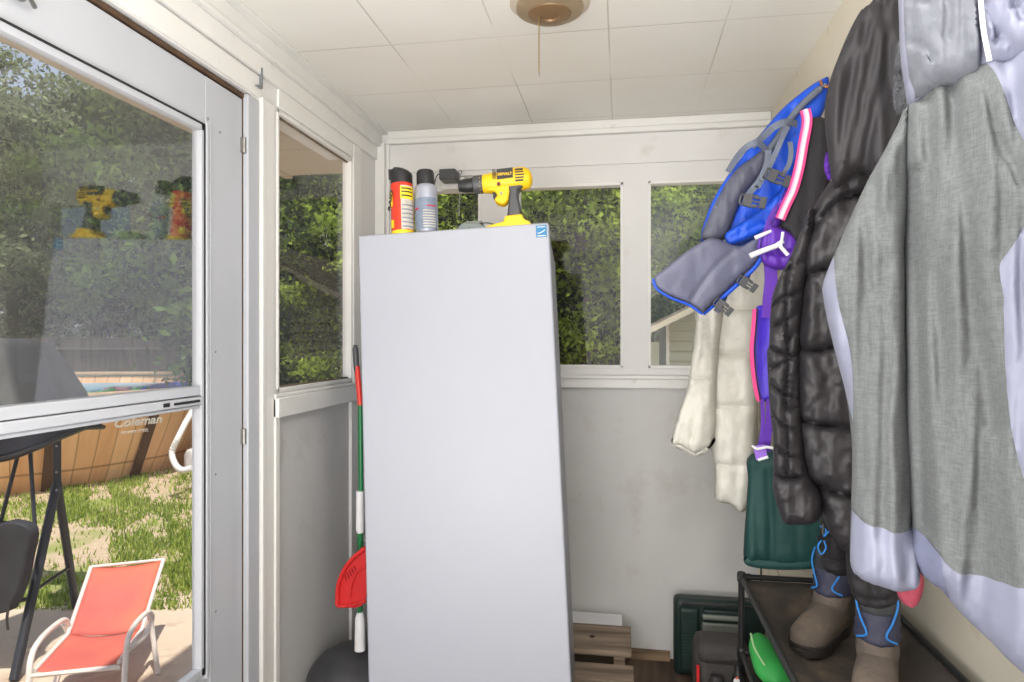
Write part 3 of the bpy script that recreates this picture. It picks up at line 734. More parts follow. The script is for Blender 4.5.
def pr(poly, w, name, m, bev=.004, w2=None):
    mb = MB(); mb.prism([(0, 0)]*0 or poly, lambda u, v, ww: q(u, v, ww), -w, w if w2 is None else w2)
    return mb.build(name, m, dr, bevel=bev)
pr([(488,186),(512,184),(510,192),(508.5,199.5),(504,202.5),(497.5,200),(495.5,197),(499,194),(497,190),(490,189)], .020, 'front_grip', M['yellow'], .005)
pr([(507.5,185.5),(521,184),(525,187),(518.5,190),(518,196),(520,206),(521,215),(506.5,216),(508,207),(509,199),(510,191)], .021, 'handle', M['greypl'], .007)
pr([(494.5,189.5),(498.5,190.5),(500,194),(497,199),(494.5,195)], .010, 'trigger', M['blackpl'], .002)
pr([(505.5,214),(521,213.2),(523,218),(529,221),(529,226),(487,226),(488,222),(496,220.5),(504,219)], .034, 'battery_foot', M['yellow'], .004)
pr([(499.5,171.5),(514.5,171),(514.5,180),(499.5,180.5)], .0325, 'name_plate', M['blackpl'], .0, w2=-.026)
nt_ = text_mesh('name_print', 'DEWALT', .0105, Matrix.Translation(q(507, 176.5, -.0331)) @ Matrix.Rotation(pi/2, 4, 'X'), M['yellow'], dr, extrude=.0006, bold=.0003)
mb = MB()
for k in range(5): mb.box((516.5-510)*K, (525-510-abs(k-2)*.6)*K, -.0325, -.024, (224-173.5-k*2.5)*K, (224-172.3-k*2.5)*K)
for k in range(3): mb.box((495.6-510+k*1.1)*K, (496.1-510+k*1.1)*K, -.0305, -.024, (224-180)*K, (224-171)*K)
mb.build('vents', M['blackpl'], dr)
MB().lathe([(.0045, 0), (.004, .003)], q(502.5, 192.5, -.0195), 14, Matrix.Rotation(pi/2, 3, 'X')).build('screw', M['steel'], dr)
MB().lathe([(.0062, 0), (.005, .004)], q(500.8, 184.3, -.0245), 14, Matrix.Rotation(pi/2, 3, 'X')).build('direction_button', mat('dark_red_plastic', (110,40,28), .4), dr)

# charger cradle with its lead
cg = on_top('battery_charger', .055, .10, 'small grey translucent charger cradle between can and drill', 'charger')
MB().prism([(-.05,0),(.05,0),(.045,.016),(.02,.032),(-.03,.034),(-.046,.02)], lambda u, v, w_: Vector((u, w_, v)), -.035, .035).build('cradle', mat('smoky_grey_plastic', (126,138,136), .3), cg, bevel=.004)
MB().box(-.02, .03, -.036, .02, .03, .038).build('contact_block', M['casegrey'], cg, bevel=.002)
p0 = FMAT @ Vector((-.01, .06, FH)); 
cb = [FMAT @ Vector(v) for v in ((-.055, .20, FH+.05), (-.045, .19, FH+.02), (-.06, .15, FH+.004), (-.02, .08, FH+.012), (.03, .06, FH+.010), (.07, .07, FH+.028), (.11, .06, FH+.028), (.15, .045, FH+.006))]
tag(MB().tube(spline(cb, 8), .0018, 6).build('charger_cord', M['blackpl']), 'thin black cord looping across the freezer top', 'cord')
cb = [FMAT @ Vector(v) for v in ((-.23, .05, FH+.002), (-.21, .03, FH+.002), (-.19, .04, FH+.003))]

# wall plug adapter on its outlet
ou = thing('wall_outlet', 'white outlet box on the window header behind the cans', 'outlet', PY(452, 186, YB-.01))
a = PY(441, 179, YB-.045); b_ = PY(464, 188.5, YB-.045)
B(a.x, b_.x, YB-.045, YB, b_.z, a.z+.006).build('outlet_box', M['trim'], ou, bevel=.004)
ad = thing('power_adapter', 'black plug-in power adapter on the white outlet box', 'adapter', PY(449, 180, YB-.10))
a = PY(440.5, 170.5, YB-.10); b_ = PY(457, 180.5, YB-.10)
B(a.x, b_.x, YB-.13, YB-.045, b_.z, a.z).build('adapter_body', M['greypl'], ad, bevel=.006)
p = PY(440, 174, YB-.10)
MB().tube(spline([p+Vector((.004,0,0)), p+Vector((-.012,0,-.004)), p+Vector((-.022,0,-.03)), p+Vector((-.026,-.02,-.09)), p+Vector((-.02,-.05,-.16))], 6), .0026, 6).build('adapter_cord', M['blackpl'], ad)
rd = PY(460, 178, YB-.06); rb_ = PY(459, 216, YB-.06)
t = thing('metal_rod', 'thin steel rod hanging in front of the narrow back window', 'rod', rb_)
MB().tube([rd+Vector((0,0,.01)), rb_], .0026, 8).build('rod', M['steel'], t)
MB().tube(spline([rd+Vector((0,0,.01)), rd+Vector((.008,0,.03)), rd+Vector((-.006,0,.03)), rd+Vector((-.002,0,.008))], 5), .0022, 6).build('hook', M['steel'], t)
MB().box(rd.x-.012, rd.x+.05, YB-.02, YB-.005, rd.z+.005, rd.z+.02).build('catch', M['steel'], t, bevel=.002)

# ============================================================= BROOM, DUSTPAN, BIN (left of freezer)
br = thing('broom', 'upright long-handled broom squeezed between freezer and left wall', 'broom', (-.90, 2.2, 0))
def bp(px, py): return PY(px, py, 2.2)
MB().tube([bp(355.2, 345), bp(355.4, 349), bp(356.3, 366), bp(357, 374)], [.006, .010, .010, .008], 12).build('grip', M['greypl'], br)
MB().tube([bp(357, 366), bp(360.4, 405)], .0095, 12).build('pole_red', M['orangered'], br)
MB().tube([bp(360.2, 404), bp(361, 494)], .0085, 12).build('pole_green', M['greenpole'], br)
MB().tube([bp(360, 491), bp(360, 530), bp(360.4, 533)], [.0135, .014, .010], 12).build('pole_sleeve', M['white'], br)
MB().tube([bp(360.2, 530), bp(360, 616)], .0095, 12).build('pole_green', M['greenpole'], br)
MB().tube([bp(360, 612), bp(360, 618), bp(360, 650)], [.010, .017, .019], 12).build('socket', M['white'], br)
MB().box(-.99, -.79, 2.44, 2.50, .005, .03).build('head', M['white'], br, bevel=.006)
dp = thing('dustpan', 'red plastic dustpan hung on the broom pole', 'dustpan', PY(350, 606, 2.13))
ol = smooth2([(366,548),(354,557),(344,570),(338,586),(337,605),(342,607),(366,601)], 4)
mb = MB()
mb.prism(ol, lambda u, v, w_: PY(u, v, 2.13)+Vector((0, w_, 0)), -.006, .0)
mb.build('pan', M['redpl'], dp, bevel=.0015)
mb = MB().tube(spline([PY(x, y, 2.115) for x, y in ((366,548),(354,557),(344,570),(338,586),(337,605))], 5), .007, 8)
mb.tube([PY(337.5,605,2.12), PY(344,606.5,2.12), PY(366,601,2.12)], .005, 8)
mb.tube(spline([PY(x, y, 2.118) for x, y in ((366,566),(358,572),(352,584),(350,598))], 5), .003, 6)
mb.build('pan_rim', M['redpl'], dp)
mb = MB()
for k in range(5): mb.tube([PY(345+k*2.2, 575-k*2.2, 2.12), PY(346.5+k*2.4, 581-k*2.6, 2.12)], .0016, 5)
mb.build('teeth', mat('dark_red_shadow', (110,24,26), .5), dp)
bn = thing('waste_bin', 'black round bin with domed lid under the broom', 'bin', (-.925, 2.25, 0))
MB().lathe([(.13, 0), (.14, .01), (.163, .15), (.168, .155), (.168, .165)], (-.925, 2.25, 0), 48).build('bin_body', M['blackpl'], bn)
MB().lathe([(.171, .158), (.172, .175), (.160, .20), (.13, .235), (.08, .262), (.03, .274), (.012, .275)], (-.925, 2.25, 0), 48).build('lid', mat('dusty_black_plastic', (58,58,62), .5, var=.25, vscale=14), bn)

# ============================================================= LOW THINGS AT THE BACK
pl = thing('wooden_pallet', 'weathered grey wooden pallet right of the freezer', 'pallet', (-.12, 2.5, 0))
for (yy0, yy1, zt, dx) in ((2.52, 2.75, .197, 0), (2.35, 2.47, .172, .006), (2.19, 2.31, .172, .010)):
    B(-.30, .035+dx, yy0, yy1, zt-.022, zt).build('board', M['pallet'], pl, bevel=.002)
for xx in (-.29, -.03):
    mb = MB(); mb.prism([(2.19, 0), (2.75, 0), (2.75, .175), (2.52, .175), (2.47, .150), (2.19, .150)], lambda u, v, w_: Vector((w_, u, v)), xx, xx+.04)
    mb.build('bearer', M['pallet'], pl)
MB().lathe([(.011, 0), (.011, .0012)], (-.115, 2.63, .197), 12).build('knot', mat('dark_knot', (52,40,32), .9), pl)
tag(MB().box(-.24, .0, 2.755, 2.885, .182, .188).build('paper_sheet', M['paper']), 'white sheet of board lying behind the pallet top', 'paper')
tag(B(-.28, -.01, 2.77, 2.87, 0, .181).build('cardboard_box', mat('dim_carton', (120,104,88), .9)), 'low carton under the white sheet behind the pallet', 'box')

cs = thing('tool_case', 'dark green plastic tool case standing against back wall', 'tool case', (.38, 2.80, 0))
cx0, cx1, cy0, cy1 = .208, .56, 2.745, 2.845
B(cx0, cx1, cy0+.02, cy1, .005, .312).build('case_shell', M['greencase'], cs, bevel=.018)
B(cx0+.018, cx0+.095, cy0, cy0+.03, .03, .285).build('case_panel', M['greencase'], cs, bevel=.012)
mb = MB()
for k in range(8): mb.box(cx0+.03, cx0+.085, cy0-.003, cy0+.004, .10+k*.013, .104+k*.013)
mb.box(cx0+.035, cx0+.08, cy0-.003, cy0+.004, .236, .239)
mb.build('ribs', mat('case_rib_green', (34,62,56), .5), cs)
MB().box(cx0+.11, cx0+.25, cy0-.004, cy0+.03, .195, .285).build('handle_recess', M['greencase'], cs, bevel=.006)
MB().box(cx0+.105, cx0+.25, cy0-.012, cy0+.02, .246, .268).box(cx0+.105, cx0+.25, cy0-.012, cy0+.02, .196, .236).build('handle', M['casegrey'], cs, bevel=.008)
MB().box(cx0+.03, cx1-.03, cy0+.008, cy0+.022, .296, .304).build('seam_strip', M['blackpl'], cs, bevel=.002)

bg = thing('tool_bag', 'dusty black tool bag with red piping before the green case', 'bag', (.35, 2.48, 0))
B(.255, .445, 2.42, 2.58, .0, .285).build('bag_body', M['bagcloth'], bg, bevel=.035)
B(.262, .44, 2.405, 2.50, .22, .292).build('flap', M['bagcloth'], bg, bevel=.028)
MB().tube(spline([(.262, 2.41, .22), (.262, 2.40, .15), (.28, 2.40, .10), (.285, 2.40, .0)], 6), .006, 8).build('piping', M['redpl'], bg)
MB().tube([(.315, 2.37, .0), (.320, 2.38, .17), (.321, 2.385, .20)], [.026, .028, .022], 16).build('pocket_roll', mat('black_roll', (48,46,46), .6), bg)
bt = thing('small_bottle', 'small black bottle with orange and white printed badge', 'bottle', (.385, 2.35, 0))
MB().lathe([(.022, 0), (.024, .01), (.024, .19), (.018, .22), (.010, .235), (.010, .262)], (.385, 2.35, 0), 20).build('bottle_body', M['blackpl'], bt)
p = Vector((.378, 2.328, .205))
MB().lathe([(.010, 0), (.010, .0015)], p+Vector((-.001,0,.01)), 14, Matrix.Rotation(pi/2, 3, 'X')).lathe([(.008, 0), (.008, .0015)], p+Vector((.003,0,-.012)), 14, Matrix.Rotation(pi/2, 3, 'X')).build('badge', M['white'], bt)
MB().lathe([(.004, 0), (.004, .003)], p+Vector((0,0,.021)), 10, Matrix.Rotation(pi/2, 3, 'X')).lathe([(.0045, 0), (.0045, .003)], p+Vector((.007,0,-.02)), 10, Matrix.Rotation(pi/2, 3, 'X')).lathe([(.003, 0), (.003, .003)], p+Vector((-.006,0,-.002)), 10, Matrix.Rotation(pi/2, 3, 'X')).build('badge_spots', M['orange'], bt)

# black cable down the corner
tag(MB().tube([PY(762, 520, YB-.03), PY(761, 560, YB-.03), PY(761, 600, YB-.03)], .0035, 6).build('wall_cable', M['blackpl']), 'thin black cable running down the cream panel behind rack', 'cable')
tag(MB().tube(spline([PY(775, 566, YB-.016), PY(782, 580, YB-.016), PY(791, 590, YB-.016), PY(797, 610, YB-.016)], 5), .0014, 5).build('loose_wire', mat('tan_wire', (150,128,100), .6)), 'thin tan wire drooping over the cream panel', 'wire')

# ---- shoe rack
rk = thing('shoe_rack', 'black metal tube shoe rack with sagging cloth shelves', 'shoe rack', (.60, 1.8, 0))
RX0, RX1, RY0, RY1 = .405, .805, 1.15, 2.40
for (x, y) in ((RX0, RY0), (RX1, RY0), (RX0, RY1), (RX1, RY1)):
    MB().tube([(x, y, 0), (x, y, .545)], .0105, 12).build('post', M['rackmetal'], rk)
for z in (.54, .28, .05):
    for (a, b_) in (((RX0, RY0, z), (RX0, RY1, z)), ((RX1, RY0, z), (RX1, RY1, z)), ((RX0, RY0, z), (RX1, RY0, z)), ((RX0, RY1, z), (RX1, RY1, z))):
        MB().tube([a, b_], .0095, 12).build('rail', M['rackmetal'], rk)
for (x, y) in ((RX0, RY0), (RX1, RY0), (RX0, RY1), (RX1, RY1)):
    MB().lathe([(.013, -.016), (.0145, -.012), (.0145, .012), (.012, .016)], (x, y, .28), 14).build('connector', M['blackpl'], rk)
    mb = MB().lathe([(.013, -.016), (.0145, -.012), (.0145, .012), (.012, .016)], (x, y, .54), 14)
    mb.tube([(x, y, .54), (x+(.03 if x < .6 else -.03), y, .54)], .0125, 12).tube([(x, y, .54), (x, y+(.03 if y < 1.6 else -.03), .54)], .0125, 12)
    mb.build('connector', M['blackpl'], rk)
for z, sag in ((.54, .085), (.28, .04), (.05, .02)):
    n, m_ = 26, 40; vs = []; 
    for i in range(n+1):
        for j in range(m_+1):
            u, v = i/n, j/m_
            s = (1-(2*u-1)**2)**.6*(1-(abs(2*v-1))**5)
            zz = z-.004-sag*s+.010*noise.noise(Vector((u*5, v*9, z*10)))*s
            vs.append((RX0+(RX1-RX0)*u, RY0+.02+(RY1-RY0-.04)*v, zz))
    fs = [(i*(m_+1)+j, (i+1)*(m_+1)+j, (i+1)*(m_+1)+j+1, i*(m_+1)+j+1) for i in range(n) for j in range(m_)]
    o = MB().add(vs, fs).build('shelf_cloth', M['rackcloth'], rk, angle=80)
    md = o.modifiers.new('thick', 'SOLIDIFY'); md.thickness = .003

# green foam clog on the middle shelf
gc = thing('foam_clog', 'bright green foam clog on the rack shelf below', 'clog', (.47, 2.3, .262))
mb = MB(); A0 = Vector((.448, 2.36, .350)); A1 = Vector((.468, 2.17, .300))
n = 20; vs = []; L_ = 9
for i in range(L_+1):
    t = i/L_; c = A0.lerp(A1, t); wd = .041*math.sqrt(max(.02, 1-(2*t-1)**4))*(.8+.45*t); hh = .040*math.sqrt(max(.03, 1-(2*t-1)**4))*(1.05-.2*t)
    for k in range(n):
        a = 2*pi*k/n; vs.append(c+Vector((cos(a)*wd*1.1, 0, sin(a)*hh)))
fs = [(i*n+k, i*n+(k+1)%n, (i+1)*n+(k+1)%n, (i+1)*n+k) for i in range(L_) for k in range(n)]+[tuple(range(n))[::-1], tuple(range(L_*n, (L_+1)*n))]
mb.add(vs, fs).build('clog_body', M['lime'], gc)
MB().tube(spline([A0.lerp(A1,.12)+Vector((-.026,0,.028)), A0.lerp(A1,.5)+Vector((-.034,0,.030)), A0.lerp(A1,.85)+Vector((-.024,0,.028))], 6), [.002]*13 if False else .0035, 6).build('white_stripe', mat('pale_green_edge', (190,230,170), .6), gc)
MB().tube([A0+Vector((.05,-.02,-.035)), A1+Vector((.062,.03,-.01))], [.030, .026], 14).build('clog_sole', M['lime'], gc)

# ============================================================= GARMENTS ON THE RIGHT
# --- cream puffer coat
wc = thing('puffer_coat', 'cream quilted puffer coat hanging nearest the back wall', 'coat', PY(740, 512, 2.45))
dw = lambda x, y: 2.50
body = [(727,240),(714,255),(708,290),(707,330),(706,372),(707,400),(710,440),(715,470),(715,499),(730,504),(743,512),(752,498),(756,470),(757,430),(760,380),(768,330),(778,280),(778,240)]
def bands(ys, x0, x1, dy=4, w=2.2, d=.010):
    return [([(x0, y-dy*.3), ((x0+x1)/2, y+dy*.5), (x1, y)], w, d) for y in ys]
panel('body', body, lambda x, y: 2.47, .05, 16, M['cream'], wc, creases=bands([308, 352, 404, 462], 705, 775), puff=.012, puffR=12, folds=(.012, .06, 2), wr=.007)
slv = [(716,236),(704,262),(698,300),(694,340),(690,372),(686,392),(678,415),(672,440),(675,446),(684,448),(696,455),(706,450),(714,440),(716,400),(718,360),(722,320),(728,280),(735,245)]
panel('sleeve', slv, lambda x, y: 2.40, .05, 12, M['cream'], wc, creases=[([(686,378),(700,377),(716,378)], 1.8, .014), ([(688,386),(700,385),(716,386)], 1.5, .012), ([(700,392),(697,420),(692,446)], 2, .008), ([(707,392),(709,425),(706,448)], 2, .008), ([(703,262),(708,320),(703,372)], 2.5, .008), ([(694,392),(688,420),(682,444)], 1.6, .006), ([(712,280),(712,330),(711,372)], 2, .006)], puff=.006, puffR=8, folds=(.010, .16, 5), wr=.006)
panel('cuff_hem', [(672,438),(684,441),(696,448),(707,444),(714,438),(715,442),(706,452),(696,457),(684,451),(674,447)], lambda x, y: 2.385, .016, 4, M['cream'], wc)
MB().tube([PY(750, 238, 2.45), PY(758, 225, 2.5)], .006, 8).build('hanging_loop', M['cream'], wc)

# --- dark teal snow pants
tp = thing('snow_pants', 'dark teal green pants hanging below the purple straps', 'pants', PY(785, 566, 2.3))
panel('leg', [(750,455),(748,480),(746,510),(744,540),(744,558),(752,563),(775,566),(800,566),(822,563),(830,540),(835,500),(830,455),(790,448)], lambda x, y: 2.30, .05, 20, M['teal'], tp, creases=[([(770,470),(772,510),(772,556)], 4, .012), ([(756,470),(757,520),(760,556)], 3, .006)], folds=(.014, .05, 4))
panel('hem', [(746,553),(754,556),(775,558),(800,558),(823,556),(821,564),(800,566.5),(775,566.5),(754,564),(746,560)], lambda x, y: 2.295, .008, 4, M['teal'], tp, lift=.034)

# --- royal blue life vest with slate lining
lv = thing('life_vest', 'royal blue life vest with slate grey lining hanging from hook', 'life vest', PY(740, 300, 2.1))
panel('back_shell', [(829,79),(822,79),(806,89),(782,109),(762,132),(744,154),(726,178),(712,202),(703,226),(701,240),(706,246),(722,236),(735,246),(760,238),(782,210),(798,170),(812,135),(826,105)], lambda x, y: 2.10, .022, 8, M['blue'], lv, folds=(.008, .05, 3), wr=.004, res=2.6)
panel('collar_lining', [(763,150),(752,158),(736,170),(722,190),(711,212),(702,234),(704,241),(714,244),(726,238),(733,222),(740,204),(752,188),(764,172),(770,156)], lambda x, y: 2.065, .030, 9, M['slate2'], lv, creases=[([(755,160),(738,176),(722,200),(712,226)], 2, .004)], folds=(.008, .16, 8), res=2.6)
panel('front_panel', [(726,233),(744,221),(764,207),(780,190),(792,170),(797,185),(796,205),(788,222),(768,232),(748,240),(732,247),(726,242)], lambda x, y: 2.04, .025, 7, M['blue'], lv, creases=[([(730,240),(756,228),(786,212)], 1.4, .008)], folds=(.008, .14, 6), res=2.6)
panel('lower_flap', [(654,277),(668,266),(684,253),(700,243),(714,238),(738,246),(752,240),(762,236),(764,248),(756,264),(738,281),(722,296),(708,309),(703,313),(698,310),(688,304),(670,297),(656,288)], lambda x, y: 2.02-.0006*(760-x), .022, 8, M['slate'], lv, creases=[([(690,304),(715,270),(738,248)], 2.2, .007)], folds=(.006, .06, 2), res=2.8)
mbp = MB()
mbp.tube(spline([PY(x, y, 2.0) for x, y in ((703,314),(722,298),(739,283),(757,265),(765,249))], 6), .006, 8)
mbp.tube(spline([PY(x, y, 2.0-.0006*(760-x)) for x, y in ((653,279),(657,289),(671,298),(689,305),(702,314))], 6), .0035, 6)
mbp.build('edge_piping', M['blue'], lv)
MB().tube(spline([PY(x, y, 2.06) for x, y in ((826,84),(816,92),(803,104),(791,118),(779,136),(768,152),(762,162))], 6), [.004]*4+[.010]*29+[.008]*4, 10).build('shoulder_tube', M['webbing'], lv)
MB().tube(spline([PY(x, y, 2.06) for x, y in ((765,160),(754,164),(742,172),(729,184),(716,204),(706,228))], 6), .0045, 8).build('lining_piping', M['webbing'], lv)
def vy(x, y, Y=2.02): return PY(x, y, Y)
ribbon('strap_loop', [vy(797,124,2.03), vy(786,122,2.0), vy(774,127,2.0), vy(764,136,2.03), vy(752,146,2.06)], .020, M['webbing'], lv)
ribbon('strap_loop', [vy(768,152,2.03), vy(758,143,2.0), vy(748,146,2.0), vy(738,156,2.03), vy(728,172,2.07)], .018, M['webbing'], lv)
ribbon('strap', [vy(768,150,1.99), vy(767,164,1.98), vy(760,180,1.98), vy(749,194,1.98), vy(744,206,1.98)], .018, M['webbing'], lv)
ribbon('strap', [vy(788,126,1.99), vy(782,138,1.98), vy(776,152,1.98), vy(770,165,1.98), vy(757,188,1.98)], .015, M['webbing'], lv)
ribbon('strap', [vy(790,142,1.99), vy(791,152,1.98), vy(789,164,1.98), vy(783,174,1.98)], .013, M['webbing'], lv)
def buckle(px, py, Y, ang, s, parent):
    R_ = Matrix.Rotation(radians(ang), 3, 'Y'); c = PY(px, py, Y)
    mb = MB()
    f = lambda u, v, w_: c+R_ @ Vector((u*s, w_, v*s))
    mb.prism([(-.016,-.012),(.002,-.014),(.002,.014),(-.016,.012)], f, -.006, .004)
    mb.prism([(.002,-.013),(.012,-.013),(.017,-.008),(.014,-.005),(.004,-.006)], f, -.004, .003)
    mb.prism([(.002,.013),(.012,.013),(.017,.008),(.014,.005),(.004,.006)][::-1], f, -.004, .003)
    mb.prism([(.002,-.002),(.018,-.002),(.018,.002),(.002,.002)], f, -.003, .002)
    mb.prism([(.017,-.012),(.030,-.012),(.030,.012),(.017,.012)], f, -.005, .003)
    mb.prism([(-.024,-.012),(-.020,-.012),(-.020,.012),(-.024,.012)], f, -.003, .003).prism([(-.024,-.012),(-.016,-.012),(-.016,-.008),(-.024,-.008)], f, -.003, .003).prism([(-.024,.008),(-.016,.008),(-.016,.012),(-.024,.012)], f, -.003, .003)
    return mb.build('buckle', M['greypl'], parent, bevel=.001)
buckle(776, 177, 1.96, 25, 1.35, lv); buckle(751, 201, 1.95, 12, 1.35, lv)
buckle(746, 283, 1.98, 35, 1.1, lv); buckle(722, 306, 1.98, 40, 1.1, lv)
ribbon('strap', [vy(752,262,2.03), vy(747,276,2.0), vy(742,286,2.0)], .018, M['slate2'], lv)
ribbon('strap', [vy(727,288,2.03), vy(722,302,2.0), vy(716,312,2.0)], .018, M['slate2'], lv)
hk = thing('coat_hook', 'brass coat hook at the top of the blue vest', 'hook', PY(826, 88, 2.08))
h0 = PY(827, 86, 2.07)
MB().tube(spline([Vector((.612, h0.y+.01, h0.z+.03)), h0+Vector((.02,0,.012)), h0+Vector((0,-.012,-.006)), h0+Vector((-.014,-.006,.0)), h0+Vector((-.018,0,.016))], 6), .004, 8).build('hook_arm', mat('copper_hook', (168,112,62), .4, .6), hk)
MB().lathe([(.014, 0), (.012, .005)], (.612, h0.y+.01, h0.z+.03), 14, Matrix.Rotation(-pi/2, 3, 'Y')).build('hook_plate', M['brass'], hk)

# --- purple vest with pink zip
pv = thing('life_vest', 'purple and black childs vest with pink bound white zip', 'life vest', PY(765, 455, 2.0))
panel('black_side', [(806,120),(816,117),(824,118),(830,124),(831,160),(828,195),(815,225),(800,246),(788,236),(780,222),(792,195),(800,165),(804,140)], lambda x, y: 1.985, .03, 8, M['black'], pv, folds=(.008, .08, 3))
def zipline(dx): return [PY(x+dx, y, 1.945) for x, y in ((805,110),(807,122),(803,145),(799,168),(793,190),(786,205),(780,219))]
ribbon('zip_binding', zipline(0), .026, M['pink'], pv, t=.008)
ribbon('zip_teeth', [p+Vector((0,-.007,0)) for p in zipline(0)], .007, M['zip'], pv, t=.004)
ribbon('zip_tape', [p+Vector((-.001,-.0045,0)) for p in zipline(0)], .014, mat('pale_pink_tape', (240,170,200), .6), pv, t=.004)
panel('purple_shell', [(797,160),(800,172),(794,198),(783,222),(778,232),(770,250),(764,240),(768,222),(780,200),(790,178)], lambda x, y: 1.99, .02, 6, M['purple'], pv)
panel('pouch', [(764,232),(772,226),(786,230),(797,238),(800,250),(794,262),(784,270),(772,268),(762,262),(760,248)], lambda x, y: 1.975, .03, 8, M['purple'], pv, creases=[([(764,250),(778,256),(794,252)], 1.6, .012)], folds=(.01, .12, 2), res=2.2)
for pts in (((782,200),(772,212),(766,226),(764,242)), ((778,204),(770,222),(770,240),(766,252)), ((775,214),(768,226),(760,238),(758,256))):
    ribbon('thin_strap', [vy(x, y, 1.955) for x, y in pts], .006, M['purple'], pv)
ribbon('webbing_drop', [vy(770,262,1.985), vy(771,280,1.985), vy(769,300,1.985), vy(768,318,1.985)], .034, M['purple'], pv, t=.003)
panel('violet_panel', [(756,308),(768,306),(784,306),(788,320),(784,345),(782,370),(780,398),(768,401),(759,401),(755,380),(752,360),(753,335)], lambda x, y: 2.0, .014, 5, M['violet'], pv, folds=(.006, .1, 3), res=2.6)
ribbon('pink_piping', [vy(x, y, 1.98) for x, y in ((754.5,309),(753,330),(751.5,350),(753,372),(756,392),(759,401))], .010, M['pink'], pv, t=.005)
ribbon('pink_piping', [vy(x, y, 1.972) for x, y in ((757.5,309),(756,330),(755,350),(756,372),(759,392),(760,400))], .003, M['black'], pv, t=.004)
for dx in (0, 6, 11):
    ribbon('hanging_strap', [vy(762+dx,399,1.985), vy(763+dx*.8,420,1.985), vy(761+dx*.7,440,1.985), vy(757+dx,452,1.985)], .011, M['purple'], pv)
mb = MB(); f = lambda u, v, w_: PY(762+u, 452+v, 1.965)+Vector((0, w_, 0))
mb.prism([(-9,-6),(3,-8),(5,4),(2,8),(-6,8)], f, -.008, .004); mb.build('clasp', mat('pale_purple_plastic', (150,110,210), .4), pv, bevel=.002)
MB().tube([PY(752,446,1.953), PY(757,449,1.953), PY(767,447,1.953), PY(777,449,1.953)], .004, 6).tube([PY(758,460,1.953), PY(768,457,1.953)], .004, 6).build('clasp_edge', M['white'], pv)

# --- white clip hangers poking out between the vests
hg = thing('clip_hanger', 'white plastic clip hanger poking out below the blue vest', 'hanger', PY(765, 256, 1.93))
mb = MB().tube([PY(750,256,1.93), PY(762,251,1.93), PY(776,246,1.93), PY(783,241,1.93)], [.008,.0075,.007,.006], 8)
mb.tube([PY(780,246,1.925), PY(788,255,1.925)], .0055, 8).tube([PY(781,246,1.925), PY(783,232,1.925)], .004, 8)
mb.build('hanger_arm', M['white'], hg)
hg2 = thing('clip_hanger', 'short white hanger end between blue flap and purple pouch', 'hanger', PY(760, 237, 1.95))
MB().tube([PY(755,238,1.95), PY(764,234,1.95), PY(771,231,1.95)], [.006,.0055,.004], 8).build('hanger_arm', M['white'], hg2)

# --- black puffer coat with hood
bc = thing('puffer_coat', 'long black quilted puffer coat with a hood hanging mid row', 'coat', PY(820, 552, 1.75))
dep = lambda x, y: 1.76+.0012*(820-x)
panel('hood', [(884,-30),(872,2),(860,12),(848,34),(838,58),(830,80),(825,105),(825,130),(829,160),(834,188),(848,180),(862,172),(880,186),(900,176),(912,130),(912,60),(905,0),(900,-30)], lambda x, y: 1.58, .06, 26, M['hoodcloth'], bc,
      creases=[([(876,12),(858,60),(846,110),(842,165)], 5, .012), ([(884,10),(872,60),(862,110),(852,160)], 5, .014), ([(894,20),(884,80),(872,130),(860,170)], 6, .012), ([(862,20),(846,50),(836,90)], 2, .006)], folds=(.02, .06, 6))
right = [(868,160),(852,164),(838,174),(824,190),(812,210),(804,232),(800,260),(800,290),(797,330),(795,380),(798,430),(806,470),(818,490),(824,520),(836,542),(850,552),(870,556),(890,520),(905,440),(912,300),(905,180),(890,160)]
panel('body', right, lambda x, y: 1.74, .08, 26, M['puffer'], bc,
      creases=[([(806,245),(822,222),(842,205),(868,200),(900,205)], 3, .016), ([(799,292),(812,276),(840,272),(880,284)], 3, .016), ([(797,348),(820,350),(845,345),(890,350)], 3, .016), ([(797,418),(818,421),(850,424),(900,428)], 3, .016), ([(806,478),(826,484),(860,490)], 3, .016), ([(830,178),(820,200),(812,232)], 3, .008), ([(836,270),(848,300),(852,344)], 4, .006)], puff=.026, puffR=20, folds=(.014, .05, 9), wr=.009)
slv = [(812,206),(804,222),(797,240),(788,262),(778,280),(772,298),(770,320),(769,345),(767,352),(768,380),(770,410),(773,440),(773,470),(773,490),(779,510),(783,520),(792,523),(806,523),(820,518),(824,500),(818,486),(808,470),(804,430),(801,380),(802,330),(806,290),(812,250),(816,222)]
panel('sleeve', slv, lambda x, y: 1.70, .06, 16, M['puffer'], bc,
      creases=[([(770,312),(784,300),(806,292)], 2.2, .012), ([(768,345),(782,352),(803,358)], 2.2, .012), ([(770,330),(786,322),(804,312)], 1.8, .008), ([(782,278),(792,270),(810,262)], 2, .010), ([(769,382),(786,392),(803,398)], 2.2, .012), ([(792,262),(788,300),(790,350),(788,400),(790,440),(789,472)], 2, .012), ([(770,412),(788,424),(806,432)], 2.2, .012), ([(772,368),(790,360),(802,350)], 1.6, .008), ([(772,440),(790,452),(810,456)], 2.2, .010), ([(790,340),(800,330)], 1.8, .008), ([(792,376),(803,386)], 1.8, .008), ([(791,410),(800,404)], 1.8, .008), ([(773,470),(790,474),(812,472)], 2.4, .020)], puff=.014, puffR=9, folds=(.008, .14, 3), res=2.6, wr=.007)
